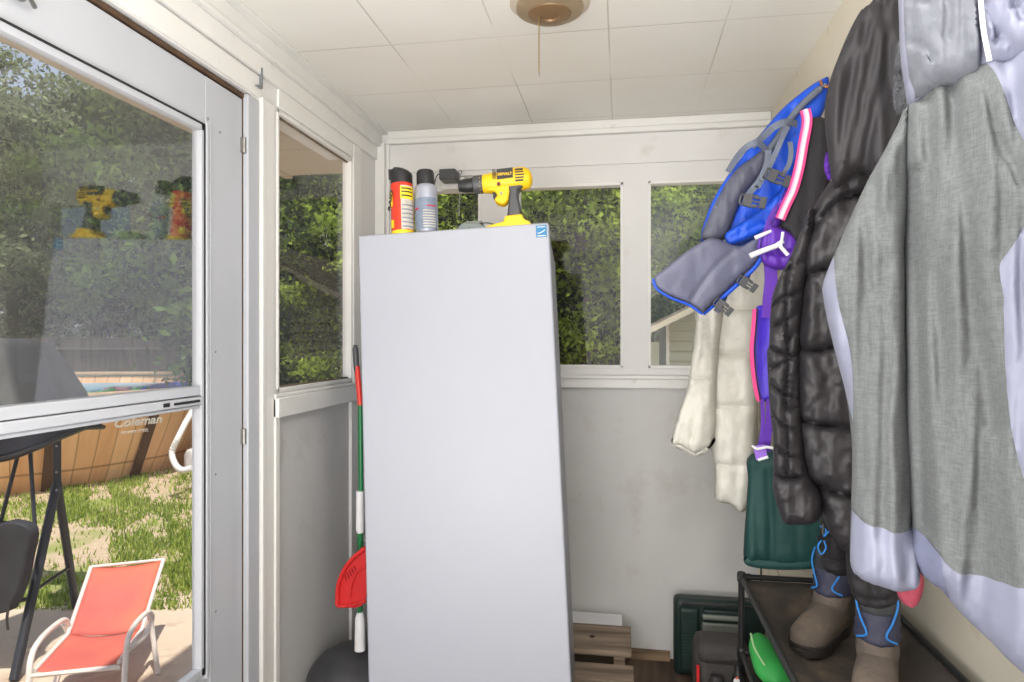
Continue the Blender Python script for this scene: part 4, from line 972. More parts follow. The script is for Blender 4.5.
# fur collar at the hood edge
ft = MB(); random.seed(3)
for i in range(900):
    t = random.random(); c = PY(903-3*t, 62+48*t, 1.50); a = random.random()*2*pi; r = .022*(random.random()**.5)*(1-.4*t)
    p = c+Vector((cos(a)*r, -.01-.02*random.random(), sin(a)*r*1.3)); dvec = Vector((random.uniform(-.5,.2), random.uniform(-.4,.1), random.uniform(-1,-.2))).normalized()*.018
    s = dvec.cross(Vector((0,1,0))).normalized()*.0011
    ft.add([p-s, p+s, p+dvec], [(0,1,2)])
ft.build('fur_trim', M['fur'], bc)
panel('fur_base', [(898,40),(906,60),(906,90),(900,112),(894,108),(893,80)], lambda x, y: 1.50, .02, 6, M['fur'], bc)
tag(panel('purple_scarf', [(826,152),(830,158),(832,176),(828,180),(824,168)], lambda x, y: 1.90, .012, 4, M['purple'], None), 'bit of purple cloth showing beside the black hood', 'scarf')

# --- black ski pants with blue cord toggles
sp = thing('ski_pants', 'black ski pants hanging behind the grey jacket into boots', 'pants', PY(840, 590, 1.9))
panel('leg', [(822,478),(840,470),(862,480),(866,520),(862,550),(858,566),(848,574),(828,572),(820,562),(823,550),(820,536)], lambda x, y: 1.93, .06, 16, M['black'], sp, creases=[([(822,548),(836,556),(860,552)], 3, .014), ([(820,565),(836,568),(858,565)], 3, .012)], puff=.01, folds=(.015, .07, 4))
panel('leg', [(848,548),(870,540),(900,545),(908,565),(904,585),(898,600),(880,607),(858,602),(849,585),(846,565)], lambda x, y: 1.74, .06, 16, M['black'], sp, creases=[([(850,588),(875,594),(904,588)], 3, .012), ([(848,572),(862,575)], 2, .01)], folds=(.015, .07, 8))
def toggle(px, py, Y, parent):
    MB().tube(spline([PY(px+dx, py+dy, Y) for dx, dy in ((-4,-12),(2,-8),(-1,0),(-6,8),(-3,16),(2,10),(0,0),(6,-8))], 6), .0022, 6).build('cord', M['bluecord'], parent)
    MB().tube([PY(px-7, py, Y-.005), PY(px+4, py+1, Y-.005)], .005, 8).tube([PY(px-1, py-14, Y), PY(px-1, py-4, Y)], .004, 8).build('toggle', M['blackpl'], parent)
toggle(824, 538, 1.85, sp)

# --- snow boots
def boot(px, py, yaw, s, label, base):
    """heel at base, toe along yaw"""
    bt_ = thing('snow_boot', label, 'boot', base, 'snow boots on the rack top')
    R_ = Matrix.Rotation(yaw, 3, 'Z')
    W = lambda v: Vector(base)+R_ @ (Vector(v)*s)
    def loft(secs, name, m, n=28, **k):
        vs = []
        for (x, z, hw, hh, pw) in secs:
            for i in range(n):
                a = 2*pi*i/n; cx, sx = cos(a), sin(a)
                yy = hw*math.copysign(abs(cx)**pw, cx); zz = hh*math.copysign(abs(sx)**pw, sx)
                if zz < 0: zz = max(zz, -z+.0)
                vs.append(W((x, yy+.003*noise.noise(Vector((x*30, i*.4, s))), z+zz+.003*noise.noise(Vector((x*40, i*.5, 3))))))
        L_ = len(secs)
        fs = [(i*n+j, i*n+(j+1)%n, (i+1)*n+(j+1)%n, (i+1)*n+j) for i in range(L_-1) for j in range(n)]+[tuple(range(n))[::-1], tuple(range((L_-1)*n, L_*n))]
        return MB().add(vs, fs).build(name, m, bt_, angle=70, **k)
    loft([(-.045, .05, .012, .02, 1), (-.04, .055, .034, .045, .9), (-.01, .06, .046, .055, .85), (.04, .062, .048, .058, .85), (.09, .055, .050, .050, .85), (.14, .047, .053, .044, .85), (.185, .040, .050, .036, .85), (.215, .032, .036, .026, .9), (.228, .028, .012, .012, 1)], 'foot', M['bootlea'])
    sole = [(-.048,.0),(-.04,-.034),(0,-.044),(.06,-.040),(.13,-.052),(.19,-.050),(.225,-.026),(.234,0),(.225,.026),(.19,.050),(.13,.052),(.06,.040),(0,.044),(-.04,.034)]
    MB().prism(smooth2(sole, 3), lambda u, v, w_: W((u, v, w_)), 0, .022).build('sole', M['bootrub'], bt_, bevel=.003)
    MB().prism(smooth2([(u*.99+.001, v*1.03) for u, v in sole], 3), lambda u, v, w_: W((u, v, w_)), .018, .034).build('rand', M['bootrub'], bt_, bevel=.003)
    def shaft(zs, name, m, wr=.004):
        n = 32; vs = []
        for (z, rx, ry, cx) in zs:
            for i in range(n):
                a = 2*pi*i/n; k = 1+wr*18*noise.noise(Vector((cos(a)*2, sin(a)*2, z*45)))
                vs.append(W((cx+rx*cos(a)*k, ry*sin(a)*k, z)))
        L_ = len(zs)
        fs = [(i*n+j, i*n+(j+1)%n, (i+1)*n+(j+1)%n, (i+1)*n+j) for i in range(L_-1) for j in range(n)]+[tuple(range(n))[::-1], tuple(range((L_-1)*n, L_*n))]
        return MB().add(vs, fs).build(name, m, bt_, angle=80)
    shaft([(.07, .055, .046, .02), (.10, .062, .050, .018), (.125, .060, .050, .012), (.135, .055, .048, .008)], 'ankle', M['bootlea'], .002)
    shaft([(.128, .060, .052, .008), (.14, .062, .054, .008), (.155, .057, .050, .005), (.17, .062, .054, .005), (.185, .056, .050, .003), (.20, .060, .052, .002), (.21, .052, .046, 0)], 'gaiter', M['bootnyl'], .006)
    shaft([(.20, .058, .050, 0), (.21, .062, .053, 0), (.245, .060, .052, -.002), (.255, .054, .048, -.002)], 'ankle_strap', M['greypl'], .003)
    for sgn in (-1, 1):
        MB().tube(spline([W((.03+.01*sgn, sgn*.046, .255)), W((.045, sgn*.046, .225)), W((.055, sgn*.036, .19)), W((.066, sgn*.022, .155)), W((.05, sgn*.045, .138))], 6), .0028*s, 6).build('blue_piping', M['bluecord'], bt_)
    return bt_
boot(0, 0, radians(-128), 1.0, 'worn taupe snow boot with toe out, left one on rack', (.635, 2.17, .462))
boot(0, 0, radians(-112), 1.0, 'worn taupe snow boot nearer the camera under grey jacket', (.655, 1.87, .455))

# --- pink glove tip
tag(panel('pink_glove', [(896,580),(915,572),(924,578),(922,596),(914,607),(904,604),(898,596)], lambda x, y: 1.30, .02, 6, M['pinkglove'], None), 'pink fleece glove tip peeking under the grey jacket sleeve', 'glove')

# --- big heather-grey jacket with pale panels
gj = thing('hooded_jacket', 'large heather grey and pale lilac jacket hanging closest to camera', 'jacket', PY(920, 640, 1.05))
dj = lambda x, y: 1.16-.0012*(x-840)
jb = [(906,108),(903,150),(903,220),(903,300),(904,400),(908,480),(911,523),(908,545),(914,562),(924,576),(936,582),(950,600),(966,618),(990,640),(1024,670),(1080,700),(1150,700),(1150,24),(1080,34),(1024,52),(975,70),(940,84)]
J_T, J_R = .07, 34
jcre = [([(911,180),(914,350),(921,520)], 8, .035), ([(948,96),(955,200),(972,330),(985,420)], 9, .016), ([(1010,110),(1015,260),(1030,420)], 12, .016), ([(925,110),(928,260),(938,420),(950,540)], 8, .010), ([(975,90),(986,140),(1010,190)], 6, .010)]
kw = dict(creases=jcre, folds=(.030, .03, 4), hpoly=jb, sm=False)
panel('body_lining', jb, lambda x, y: dj(x, y)+.012, J_T, J_R, M['lilac_dark'], gj, creases=jcre, folds=(.030, .03, 4), back=.3)
seamx = [(975,70),(985,90),(1000,119),(1018,165),(1026,190),(1016,230),(998,258),(990,272),(994,300),(994,322),(998,407),(1008,455),(1022,505),(1030,540),(1034,566)]
s_ = smooth2(seamx, 4, False)
grey = [(906,108)]+[(903,150),(903,220),(903,300),(904,400),(908,480),(912,524)]+smooth2([(912,524),(922,529),(934,540),(942,550),(958,559),(978,565),(1000,567),(1034,566)], 4, False)[1:]+s_[::-1][1:]+[(940,84)]
panel('grey_front', grey, dj, J_T, J_R, M['heather'], gj, **kw)
whiteR = s_+[(1080,566),(1150,560),(1150,24),(1080,34),(1024,52)]
panel('pale_side_panel', whiteR, dj, J_T, J_R, M['lightgrey'], gj, **kw)
hem = smooth2([(934,540),(942,550),(958,559),(978,565),(1000,567),(1034,566),(1080,566),(1150,560)], 4, False)+[(1150,700),(1080,700),(1024,670),(990,640),(966,618),(950,600),(940,572),(936,556)]
panel('pale_hem', hem, dj, J_T, J_R, M['lightgrey'], gj, **kw)
panel('hem_fold', [(911,523),(922,529),(934,540),(936,556),(941,575),(946,592),(936,583),(924,576),(914,562),(909,545)], lambda x, y: dj(x, y)-.0, J_T, J_R, M['lilac_dark'], gj, **kw)
for nm, ln in (('front_seam', s_), ('hem_seam', smooth2([(912,524),(922,529),(934,540),(942,550),(958,559),(978,565),(1000,567),(1034,566)], 4, False))):
    pass
# sleeve
js = [(908,108),(897,128),(884,154),(868,182),(852,216),(838,248),(827,274),(823,290),(828,320),(838,360),(848,400),(853,450),(852,505),(868,522),(890,528),(910,526),(912,480),(908,400),(906,330),(905,250),(908,180)]
dsl = lambda x, y: 1.12-.0006*(x-840)
S_T, S_R = .065, 26
scre = [([(898,140),(886,230),(880,330),(884,520)], 10, .010), ([(872,190),(862,300),(862,480)], 7, .008), ([(905,240),(903,400),(908,500)], 5, .012)]
sall = [(908,106),(897,126),(884,152),(868,180),(852,214),(838,246),(827,272),(822,290),(827,320),(837,360),(847,400),(852,450),(851,505),(850,560),(856,572),(870,580),(890,586),(906,588),(916,584),(920,575),(917,545),(911,526),(912,480),(908,400),(906,330),(905,250),(908,180)]
kw2 = dict(creases=scre, folds=(.018, .05, 11), hpoly=sall, sm=False)
pedge = smooth2([(834,256),(838,300),(850,350),(853,390),(853,420)], 5, False)
panel('sleeve_back', sall, lambda x, y: dsl(x, y)+.006, S_T, S_R, M['heather'], gj, creases=scre, folds=(.018, .05, 11), back=.5)
greyS = [(908,108),(897,127),(884,153),(868,181),(852,215)]+pedge+[(852.5,450),(852,507)]+smooth2([(852,507),(864,514),(880,519),(896,524),(911,526)], 4, False)[1:]+[(911.5,480),(908,400),(906,330),(905,250),(907.5,180)]
panel('sleeve', greyS, dsl, S_T, S_R, M['heather'], gj, **kw2)
stripe = [(852,215),(838,247),(827,273),(822.5,290),(827.5,320),(837.5,360),(847.5,400),(853,420)]+pedge[::-1][1:]
panel('sleeve_stripe', stripe, dsl, S_T, S_R, M['lightgrey'], gj, **kw2)
cuff = smooth2([(852,507),(864,514),(880,519),(896,524),(911,526)], 4, False)+[(917,545),(920,575),(916,584),(906,588),(890,586),(870,580),(856,572),(850,560),(851,530)]
panel('cuff', cuff, dsl, S_T, S_R, M['lightgrey'], gj, **kw2)
# hood hanging over the shoulders
hall = [(896,-60),(897,0),(898,30),(899,60),(903,90),(909,112),(930,104),(955,95),(978,86),(1000,77),(1024,69),(1060,60),(1100,50),(1110,-60)]
khd = dict(creases=[([(968,-60),(969,20),(974,86)], 3, .014), ([(1000,70),(985,50),(978,30)], 4, .012), ([(1040,60),(1010,40),(1005,0)], 6, .014), ([(905,20),(915,28),(922,30)], 3, .008), ([(906,60),(918,70),(925,82)], 3, .008), ([(930,10),(940,35),(938,60)], 6, .008), ([(1020,20),(1000,30),(985,62)], 4, .012)], folds=(.016, .06, 21), hpoly=hall, sm=False, lift=.030)
dh = lambda x, y: 1.12-.0012*(x-880)
panel('hood_shell', hall, lambda x, y: dh(x, y)+.0, .06, 22, M['lightgrey'], gj, creases=khd['creases'], folds=khd['folds'], lift=.024, back=.4)
panel('hood_lining', [(899,-60),(900,0),(901,30),(902,60),(906,90),(912,110),(930,104),(955,95),(974,87),(970,60),(967,20),(967,-60)], dh, .06, 22, M['hoodlin'], gj, **khd)
panel('hood_outer', [(968.5,-60),(968.5,20),(971.5,60),(976,86.5),(1000,77),(1024,69),(1060,60),(1100,50),(1110,-60)], dh, .06, 22, M['lightgrey'], gj, **khd)
def on_hood(x, y): return PY(x, y, dh(x, y))+DIRC*.092
ribbon('hood_piping', [on_hood(x, y)+Vector((0,0,0)) for x, y in ((968,-40),(968,0),(969,30),(972,60),(977,86))], .005, mat('pale_piping', (226,228,236), .5), gj)

# a row of hooks behind the coats
for nm, y, lab in (('a', 1.58, 'coat hook behind the black hood'), ('b', 1.16, 'coat hook behind the grey jacket hood'), ('c', 2.46, 'coat hook behind the cream coat collar')):
    hh = thing('coat_hook', 'brass '+lab, 'hook', (.60, y, 2.06))
    MB().tube(spline([(.612, y, 2.10), (.58, y, 2.09), (.56, y, 2.06), (.545, y, 2.085)], 6), .004, 8).build('hook_arm', M['brass'], hh)
tag(MB().tube([(.57, 2.46, 2.06), PY(745, 262, 2.47)], .003, 6).build('hanging_cord', M['cream']), 'pale cord the cream coat hangs by, behind the vests', 'cord')

# ============================================================= OUTDOORS
GZ = -.25
struct('ground', B(-60, 60, -40, 60, GZ-.3, GZ), M['ground'])
# patio slab beside the porch
pa = [PZ(-260, 640, GZ), PZ(0, 611, GZ), PZ(60, 608, GZ), PZ(130, 602, GZ), PZ(192, 597, GZ), PZ(240, 592, GZ)]
poly = [(-1.2, 5.0), (-1.2, -6), (-9, -6)]+[(p.x, p.y) for p in pa]
mb = MB(); mb.prism(poly, lambda u, v, w_: Vector((u, v, w_)), GZ-.05, GZ+.012)
struct('patio', mb, M['patio'])

# grass tufts
random.seed(11)
def gdens(px, py):
    d = 0
    n = noise.noise(Vector((px*.035, py*.06, 2.0)))
    if 470 < py < 530: d = max(d, .9 if px > 60+ (530-py)*.0 else .5)
    if px > 95 and 505 < py < 575: d = max(d, .9*min(1, (px-85)/50))
    if px > 145 and py > 575: d = max(d, .85)
    if 578 < py < 612 and px < 100: d = max(d, .55)
    if px < 20 and py > 530: d = max(d, .5)
    if 150 < px < 215 and 480 < py < 505: d = .35
    if 25 < px < 110 and 528 < py < 580: d = .06
    return d*(1.0 if n > -.12 else .25)
gv = []; gf = []; tone = []
cnt = 0
while cnt < 26000:
    px = random.uniform(-60, 260); py = random.uniform(455, 612)
    if random.random() > gdens(px, py)*((py-341)/271)**-1*.42: continue
    p = PZ(px, py, GZ)
    if p.x > -1.9: continue
    h = random.uniform(.02, .06); a = random.random()*2*pi; w_ = random.uniform(.004, .009)
    s = Vector((cos(a)*w_, sin(a)*w_, 0)); l = Vector((random.uniform(-.5,.5), random.uniform(-.5,.5), 1))*h
    n = len(gv); gv += [p-s, p+s, p+s*.6+l*.6, p+l]; gf.append((n, n+1, n+2, n+3)); tone.append(random.random()); cnt += 1
def leafmesh(name, V, Fs, tone, m):
    me = bpy.data.meshes.new(name); me.from_pydata(V, [], Fs); me.update()
    at = me.attributes.new('tone', 'FLOAT', 'FACE'); at.data.foreach_set('value', tone)
    me.materials.append(m); return me
o = bpy.data.objects.new('lawn_grass', leafmesh('lawn_grass', gv, gf, tone, M['grass'])); COL.objects.link(o)
tag(o, 'patchy bright green grass growing between patio and pool', 'grass', kind='stuff')

# trees
def crown_mesh(seed, R, H, nb, nl, size, m, flat=.75):
    r = np.random.default_rng(seed)
    V = []; Fs = []; T = []
    cents = []
    for i in range(nb):
        while True:
            p = r.uniform(-1, 1, 3)
            if .25 < (p**2).sum() < 1: break
        cents.append((p*[R, R, H], r.uniform(.07, .19)*R))
    per = nl//nb
    allv = []; fc = []; tn = []
    for c, br in cents:
        p = r.normal(0, .5, (per, 3))*br*[1.15, 1.15, .7]+c
        d = r.normal(0, 1, (per, 3)); d /= np.linalg.norm(d, axis=1)[:, None]
        e = np.cross(d, r.normal(0, 1, (per, 3))); e /= np.linalg.norm(e, axis=1)[:, None]
        sz = size*r.uniform(.6, 1.3, per)[:, None]
        quad = np.stack([p-d*sz, p+e*sz*.5, p+d*sz, p-e*sz*.5], 1)
        allv.append(quad.reshape(-1, 3)); tn.append(np.clip(.36+.34*(p[:,2]-c[2])/br+r.normal(0, .22, per)+r.normal(0,.2), 0, 1))  # sunlit tops and dark hollows coloured in: paler high in each clump
    V = np.concatenate(allv); n = len(V)//4
    me = bpy.data.meshes.new('tree_crown')
    me.vertices.add(len(V)); me.vertices.foreach_set('co', V.ravel())
    me.loops.add(n*4); me.polygons.add(n)
    me.loops.foreach_set('vertex_index', np.arange(n*4)); me.polygons.foreach_set('loop_start', np.arange(n)*4)
    me.update(calc_edges=True); me.validate()
    at = me.attributes.new('tone', 'FLOAT', 'FACE'); at.data.foreach_set('value', np.concatenate(tn).astype(np.float32))
    me.materials.append(m); return me
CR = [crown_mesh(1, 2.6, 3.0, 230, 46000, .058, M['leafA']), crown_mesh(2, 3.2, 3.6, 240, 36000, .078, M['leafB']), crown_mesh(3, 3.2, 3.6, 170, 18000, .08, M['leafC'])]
def tree(px, d, zc, kind, sc, label, rot=0, trunk=True, grp='trees around the yard', sz=None):
    g = PC(px, 341, d); t = thing('tree', label, 'tree', (g.x, g.y, GZ))
    t['group'] = grp
    c = bpy.data.objects.new('crown', CR[kind]); COL.objects.link(c); c.parent = t
    c.location = (0, 0, zc-GZ); c.rotation_euler = (0, 0, rot); c.scale = (sc, sc, sz or sc)
    mb = MB(); h = zc-GZ
    mb.tube(spline([(g.x, g.y, GZ-.05), (g.x+.05, g.y, GZ+h*.4), (g.x-.08, g.y+.05, GZ+h*.8), (g.x, g.y, GZ+h*1.15)], 4), [.16*sc]*4+[.13*sc]*4+[.10*sc]*4+[.05*sc], 10)
    for k in range(6):
        a = k*1.05+rot; b0 = Vector((g.x, g.y, GZ+h*(.45+.08*k))); mb.tube([b0, b0+Vector((cos(a)*.8, sin(a)*.8, .6))*sc, b0+Vector((cos(a)*1.7, sin(a)*1.7, 1.5))*sc], [.06*sc, .04*sc, .015*sc], 6)
    mb.build('trunk', M['bark'], t)
# behind the back wall
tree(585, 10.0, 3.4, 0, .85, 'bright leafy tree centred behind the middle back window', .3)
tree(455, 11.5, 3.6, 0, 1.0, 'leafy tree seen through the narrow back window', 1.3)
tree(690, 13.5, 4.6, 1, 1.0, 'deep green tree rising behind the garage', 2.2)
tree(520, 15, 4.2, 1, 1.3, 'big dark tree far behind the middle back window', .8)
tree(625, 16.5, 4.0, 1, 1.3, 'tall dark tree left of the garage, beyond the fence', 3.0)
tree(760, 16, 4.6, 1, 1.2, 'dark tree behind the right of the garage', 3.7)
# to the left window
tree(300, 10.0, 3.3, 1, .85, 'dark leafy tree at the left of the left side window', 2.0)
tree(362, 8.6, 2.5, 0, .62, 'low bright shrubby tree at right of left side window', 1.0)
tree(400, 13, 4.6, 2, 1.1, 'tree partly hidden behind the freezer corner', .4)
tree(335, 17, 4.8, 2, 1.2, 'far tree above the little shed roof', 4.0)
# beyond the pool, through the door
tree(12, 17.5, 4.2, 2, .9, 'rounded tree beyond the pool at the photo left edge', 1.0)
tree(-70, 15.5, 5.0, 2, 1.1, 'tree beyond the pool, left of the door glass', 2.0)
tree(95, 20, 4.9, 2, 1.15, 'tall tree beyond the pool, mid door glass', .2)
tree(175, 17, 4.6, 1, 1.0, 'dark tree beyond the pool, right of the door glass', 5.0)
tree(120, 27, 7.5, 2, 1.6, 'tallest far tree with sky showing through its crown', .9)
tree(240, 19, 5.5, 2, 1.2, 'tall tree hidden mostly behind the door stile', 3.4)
# hedge of low far growth closing the view
def hedge(px0, px1, d, n, kind, label):
    for i in range(n):
        tree(px0+(px1-px0)*i/(n-1), d+1.2*sin(i*2.1), 1.8, kind, .8, label % ['leftmost', 'second', 'third', 'fourth', 'fifth', 'sixth', 'seventh'][i], i*1.7, sz=.75)
hedge(380, 800, 20, 6, 1, 'low dark tree in the back row behind the fence, %s from left')
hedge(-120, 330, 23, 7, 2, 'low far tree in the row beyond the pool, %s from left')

# yard fence
def fence(name, pts, z1, label, step=.145):
    t = thing(name, label, 'fence', (pts[0][0], pts[0][1], GZ)); mb = MB(); post = []
    k = 0
    for (a, b_) in zip(pts, pts[1:]):
        a = Vector((*a, 0)); b_ = Vector((*b_, 0)); L_ = (b_-a).length; u = (b_-a)/L_; nrm = Vector((-u.y, u.x, 0)); n = int(L_/step)
        for i in range(n):
            p = a+u*step*i; h = z1+.012*noise.noise(Vector((k*.9, 0, 0))); k += 1
            q4 = [p, p+u*(step-.008), p+u*(step-.008)+nrm*.02, p+nrm*.02]
            mb.add([v+Vector((0,0,GZ)) for v in q4]+[v+Vector((0,0,h)) for v in q4], [(0,1,2,3),(4,5,6,7),(0,1,5,4),(1,2,6,5),(2,3,7,6),(3,0,4,7)])
        rl = MB()
        for z in (GZ+.3, z1-.25): rl.tube([a-nrm*.03+Vector((0,0,z)), b_-nrm*.03+Vector((0,0,z))], .04, 4)
        rl.build('rail', M['fence'], t)
    mb.build('board_panel', M['fence'], t)
f1 = [PC(x, 341, d) for x, d in ((400, 11), (520, 11.6), (680, 12.5), (800, 13))]
fence('wooden_fence', [(p.x, p.y) for p in f1], 1.14, 'brown board fence under the trees behind the back windows')
M['fence'] = wood_mat('dark_fence_board', (46,44,42), (84,78,70), 2, 2, .9)
f2 = [PC(x, 341, d) for x, d in ((-150, 13.5), (60, 14.5), (215, 14.5), (330, 13))]
fence('wooden_fence', [(p.x, p.y) for p in f2], 1.42, 'dim grey board fence running behind the pool')

# garage seen in the right back window
def GP(px, py): return PY(px, py, 8.2)
gg = thing('garage', 'small cream garage with lap siding and dark door', 'garage', GP(670, 430))
e0 = GP(655, 365); zl = GZ
x0 = GP(667, 340).x; x1 = GP(860, 340).x
ytop = lambda x: GP(648, 334).z+(x-GP(648, 334).x)*.50
mb = MB(); mb.prism([(x0, zl), (x1, zl), (x1, ytop(x1)), (x0, ytop(x0))], lambda u, v, w_: Vector((u, w_, v)), 8.2, 11.5); mb.build('wall', M['siding'], gg)
mb = MB(); z = zl+.06
while z < ytop(x1)-.1:
    xa = x0 if z < ytop(x0) else x0+(z-ytop(x0))/.5
    mb.prism([(8.2, z+.008), (8.15, z+.008), (8.19, z+.118), (8.2, z+.118)], lambda u, v, w_: Vector((w_, u, v)), xa+.02, x1); z += .118
mb.build('lap_boards', M['siding'], gg)
MB().box(x0-.01, x0+.03, 8.17, 8.21, zl, ytop(x0)).build('corner_board', M['trim'], gg)
xa = GP(646, 336).x
mb = MB(); mb.prism([(xa, ytop(xa)+.02), (x1, ytop(x1)+.02), (x1, ytop(x1)+.10), (xa, ytop(xa)+.10)], lambda u, v, w_: Vector((u, w_, v)), 7.7, 11.8); mb.build('roof', M['roofing'], gg)
mb = MB(); mb.prism([(xa, ytop(xa)-.0), (x1, ytop(x1)-.0), (x1, ytop(x1)+.07), (xa, ytop(xa)+.07)], lambda u, v, w_: Vector((u, w_, v)), 7.66, 7.69); mb.build('fascia', mat('cream_fascia', (206,198,176), .6), gg)
MB().box(GP(659.5,350).x, GP(668,350).x, 8.32, 8.36, zl, ytop(x0)).build('door', M['door_dark'], gg)
MB().box(GP(651,350).x, GP(659.5,350).x, 8.28, 8.36, zl, GP(651,342).z).build('side_panel', M['siding'], gg)
MB().box(GP(690,306).x, GP(716,306).x, 7.5, 7.66, GP(690,322).z, GP(690,306).z).build('gable_box', M['white'], gg)
# little far shed through the left window
sh = thing('garden_shed', 'tiny pale shed with gabled roof far off among trees', 'shed', PC(325, 400, 15))
c = PC(325, 341, 15)
mb = MB(); mb.prism([(-.45,-1.6),(.45,-1.6),(.45,.02),(0,.22),(-.45,.02)], lambda u, v, w_: Vector((c.x+u, c.y+w_, 1.35+v)), 0, 1.4); mb.build('wall', M['siding'], sh)
mb = MB(); mb.prism([(-.55,-.04),(0,.23),(.55,-.04),(.55,.03),(0,.31),(-.55,.03)], lambda u, v, w_: Vector((c.x+u, c.y+w_, 1.35+v)), -.1, 1.5); mb.build('roof', mat('tan_roof', (170,142,112), .8), sh)

# ---- pool
pc0 = PC(10, 341, 9.0); pcx, pcy = pc0.x, pc0.y
pool = thing('swimming_pool', 'round above-ground pool with wood-print wall in yard', 'pool', (pcx, pcy, GZ))
RT, RBm, PT, = 3.0, 2.52, .76
n = 160; mb = MB(); vs = []; rows = 10
for j in range(rows+1):
    t = j/rows; z = GZ+(PT-GZ)*t
    for i in range(n):
        a = 2*pi*i/n; bl = .035*sin(pi*t)*abs(sin(a*9)); r = RBm+(RT-RBm)*t+bl
        vs.append((pcx+r*cos(a+t*.0), pcy+r*sin(a), z))
fs = [(j*n+i, j*n+(i+1)%n, (j+1)*n+(i+1)%n, (j+1)*n+i) for j in range(rows) for i in range(n)]
mb.add(vs, fs); wallo = mb.build('pool_wall', M['poolwall'], pool, angle=80)
me = wallo.data; uvl = me.uv_layers.new(name='UVMap')
for p in me.polygons:
    j, i = divmod(p.index, n)
    for li, vi in zip(p.loop_indices, p.vertices):
        jj, ii = divmod(vi, n)
        u = ii/n
        if i == n-1 and ii == 0: u = 1.0
        uvl.data[li].uv = (u, jj/rows)
ring = [(pcx+RT*cos(2*pi*i/80), pcy+RT*sin(2*pi*i/80), PT) for i in range(80)]
MB().tube(ring, .045, 8, closed=True).build('top_rim', M['poolrim'], pool)
for k in range(18):
    a = 2*pi*(k+.5)/18-.12; d = Vector((cos(a), sin(a), 0)); s = Vector((-sin(a), cos(a), 0))
    b0 = Vector((pcx, pcy, GZ))+d*(RBm+.03); b1 = Vector((pcx, pcy, PT))+d*(RT+.035)
    mb = MB(); mb.add([b0-s*.05, b0+s*.05, b0+s*.05+d*.04, b0-s*.05+d*.04, b1-s*.05, b1+s*.05, b1+s*.05+d*.04, b1-s*.05+d*.04], [(0,1,2,3),(4,5,6,7),(0,1,5,4),(1,2,6,5),(2,3,7,6),(3,0,4,7)])
    mb.build('upright', M['poolpost'], pool)
MB().lathe([(2.93, 0), (2.93, .01)], (pcx, pcy, PT-.16), 80).build('water', M['water'], pool)
# printed wordmark on the pool wall: find the wall point along the sight line
def wallpt(px, py):
    r = ray(px, py); best = None; t = 4.0
    while t < 10:
        p = CAM+r*t; k = (p.z-GZ)/(PT-GZ); rr = RBm+(RT-RBm)*k
        if math.hypot(p.x-pcx, p.y-pcy) < rr+.05: return p
        t += .005
    return p
wp_ = wallpt(134, 421); d = Vector((wp_.x-pcx, wp_.y-pcy, 0)).normalized(); s = Vector((-d.y, d.x, 0)); up = Vector((d.x*.45, d.y*.45, 1)).normalized(); nn = s.cross(up)
M4 = Matrix.Translation(wp_+d*.10) @ Matrix((s, up, nn)).transposed().to_4x4()
text_mesh('wordmark', 'Coleman', .15, M4, M['white'], pool, extrude=.002, bold=.003)
text_mesh('wordmark', 'POWER STEEL', .05, Matrix.Translation(wp_+d*.075-up*.13) @ Matrix((s, up, nn)).transposed().to_4x4(), M['white'], pool, extrude=.002)
# floats
def noodle(pts, r, m, name, label, cat):
    tag(MB().tube(spline(pts, 8), r, 10).build(name, m), label, cat)
WZ = PT-.13
def wz(px, py): return PZ(px, py, WZ)
noodle([wz(76,396), wz(90,396), wz(104,394), wz(112,391)], .05, mat('green_foam', (52,196,84), .6), 'pool_noodle', 'green foam noodle floating at the near side of pool', 'pool noodle')
noodle([wz(106,391), wz(116,389.5), wz(130,390)], .045, mat('striped_pink_foam', (214,150,150), .6), 'pool_noodle', 'faded pink float beside the green noodle', 'pool float')
noodle([wz(134,392), wz(142,389.5), wz(149,389.5)], .05, mat('green_foam_b', (60,206,92), .6), 'pool_noodle', 'short green float end beside the blue float', 'pool float')
noodle([wz(144,391), wz(152,388.5), wz(164,386.5), wz(176,385), wz(186,386)], .06, mat('blue_vinyl', (44,90,220), .4), 'pool_float', 'long blue vinyl float at the right of the pool', 'pool float')
# hose and pump
def gp(px, py, d): return PC(px, py, d)
hs = thing('pool_hose', 'white corrugated hose curving down from the pool rim', 'hose', gp(178, 470, 7.0))
pts = spline([gp(196,404,7.1), gp(192,412,7.0), gp(186,422,6.9), gp(178,438,6.8), gp(172,452,6.8), gp(175,464,6.75), gp(182,470,6.7), gp(192,468,6.7)], 14)
rs = [.030+.003*sin(i*2.2) for i in range(len(pts))]
MB().tube(pts, rs, 10).build('hose_body', M['hose'], hs)
pm = thing('pool_pump', 'white and blue filter pump on the grass by pool', 'pump', gp(192, 478, 6.9))
g = PZ(192, 470, GZ)
MB().lathe([(.12,0),(.13,.02),(.13,.20),(.10,.26),(.05,.28)], (g.x+.05, g.y, GZ), 20).build('filter_tank', M['white'], pm)
MB().lathe([(.14,0),(.14,.05)], (g.x+.05, g.y, GZ-.005), 20).build('base', mat('pump_blue', (50,80,170), .5), pm)

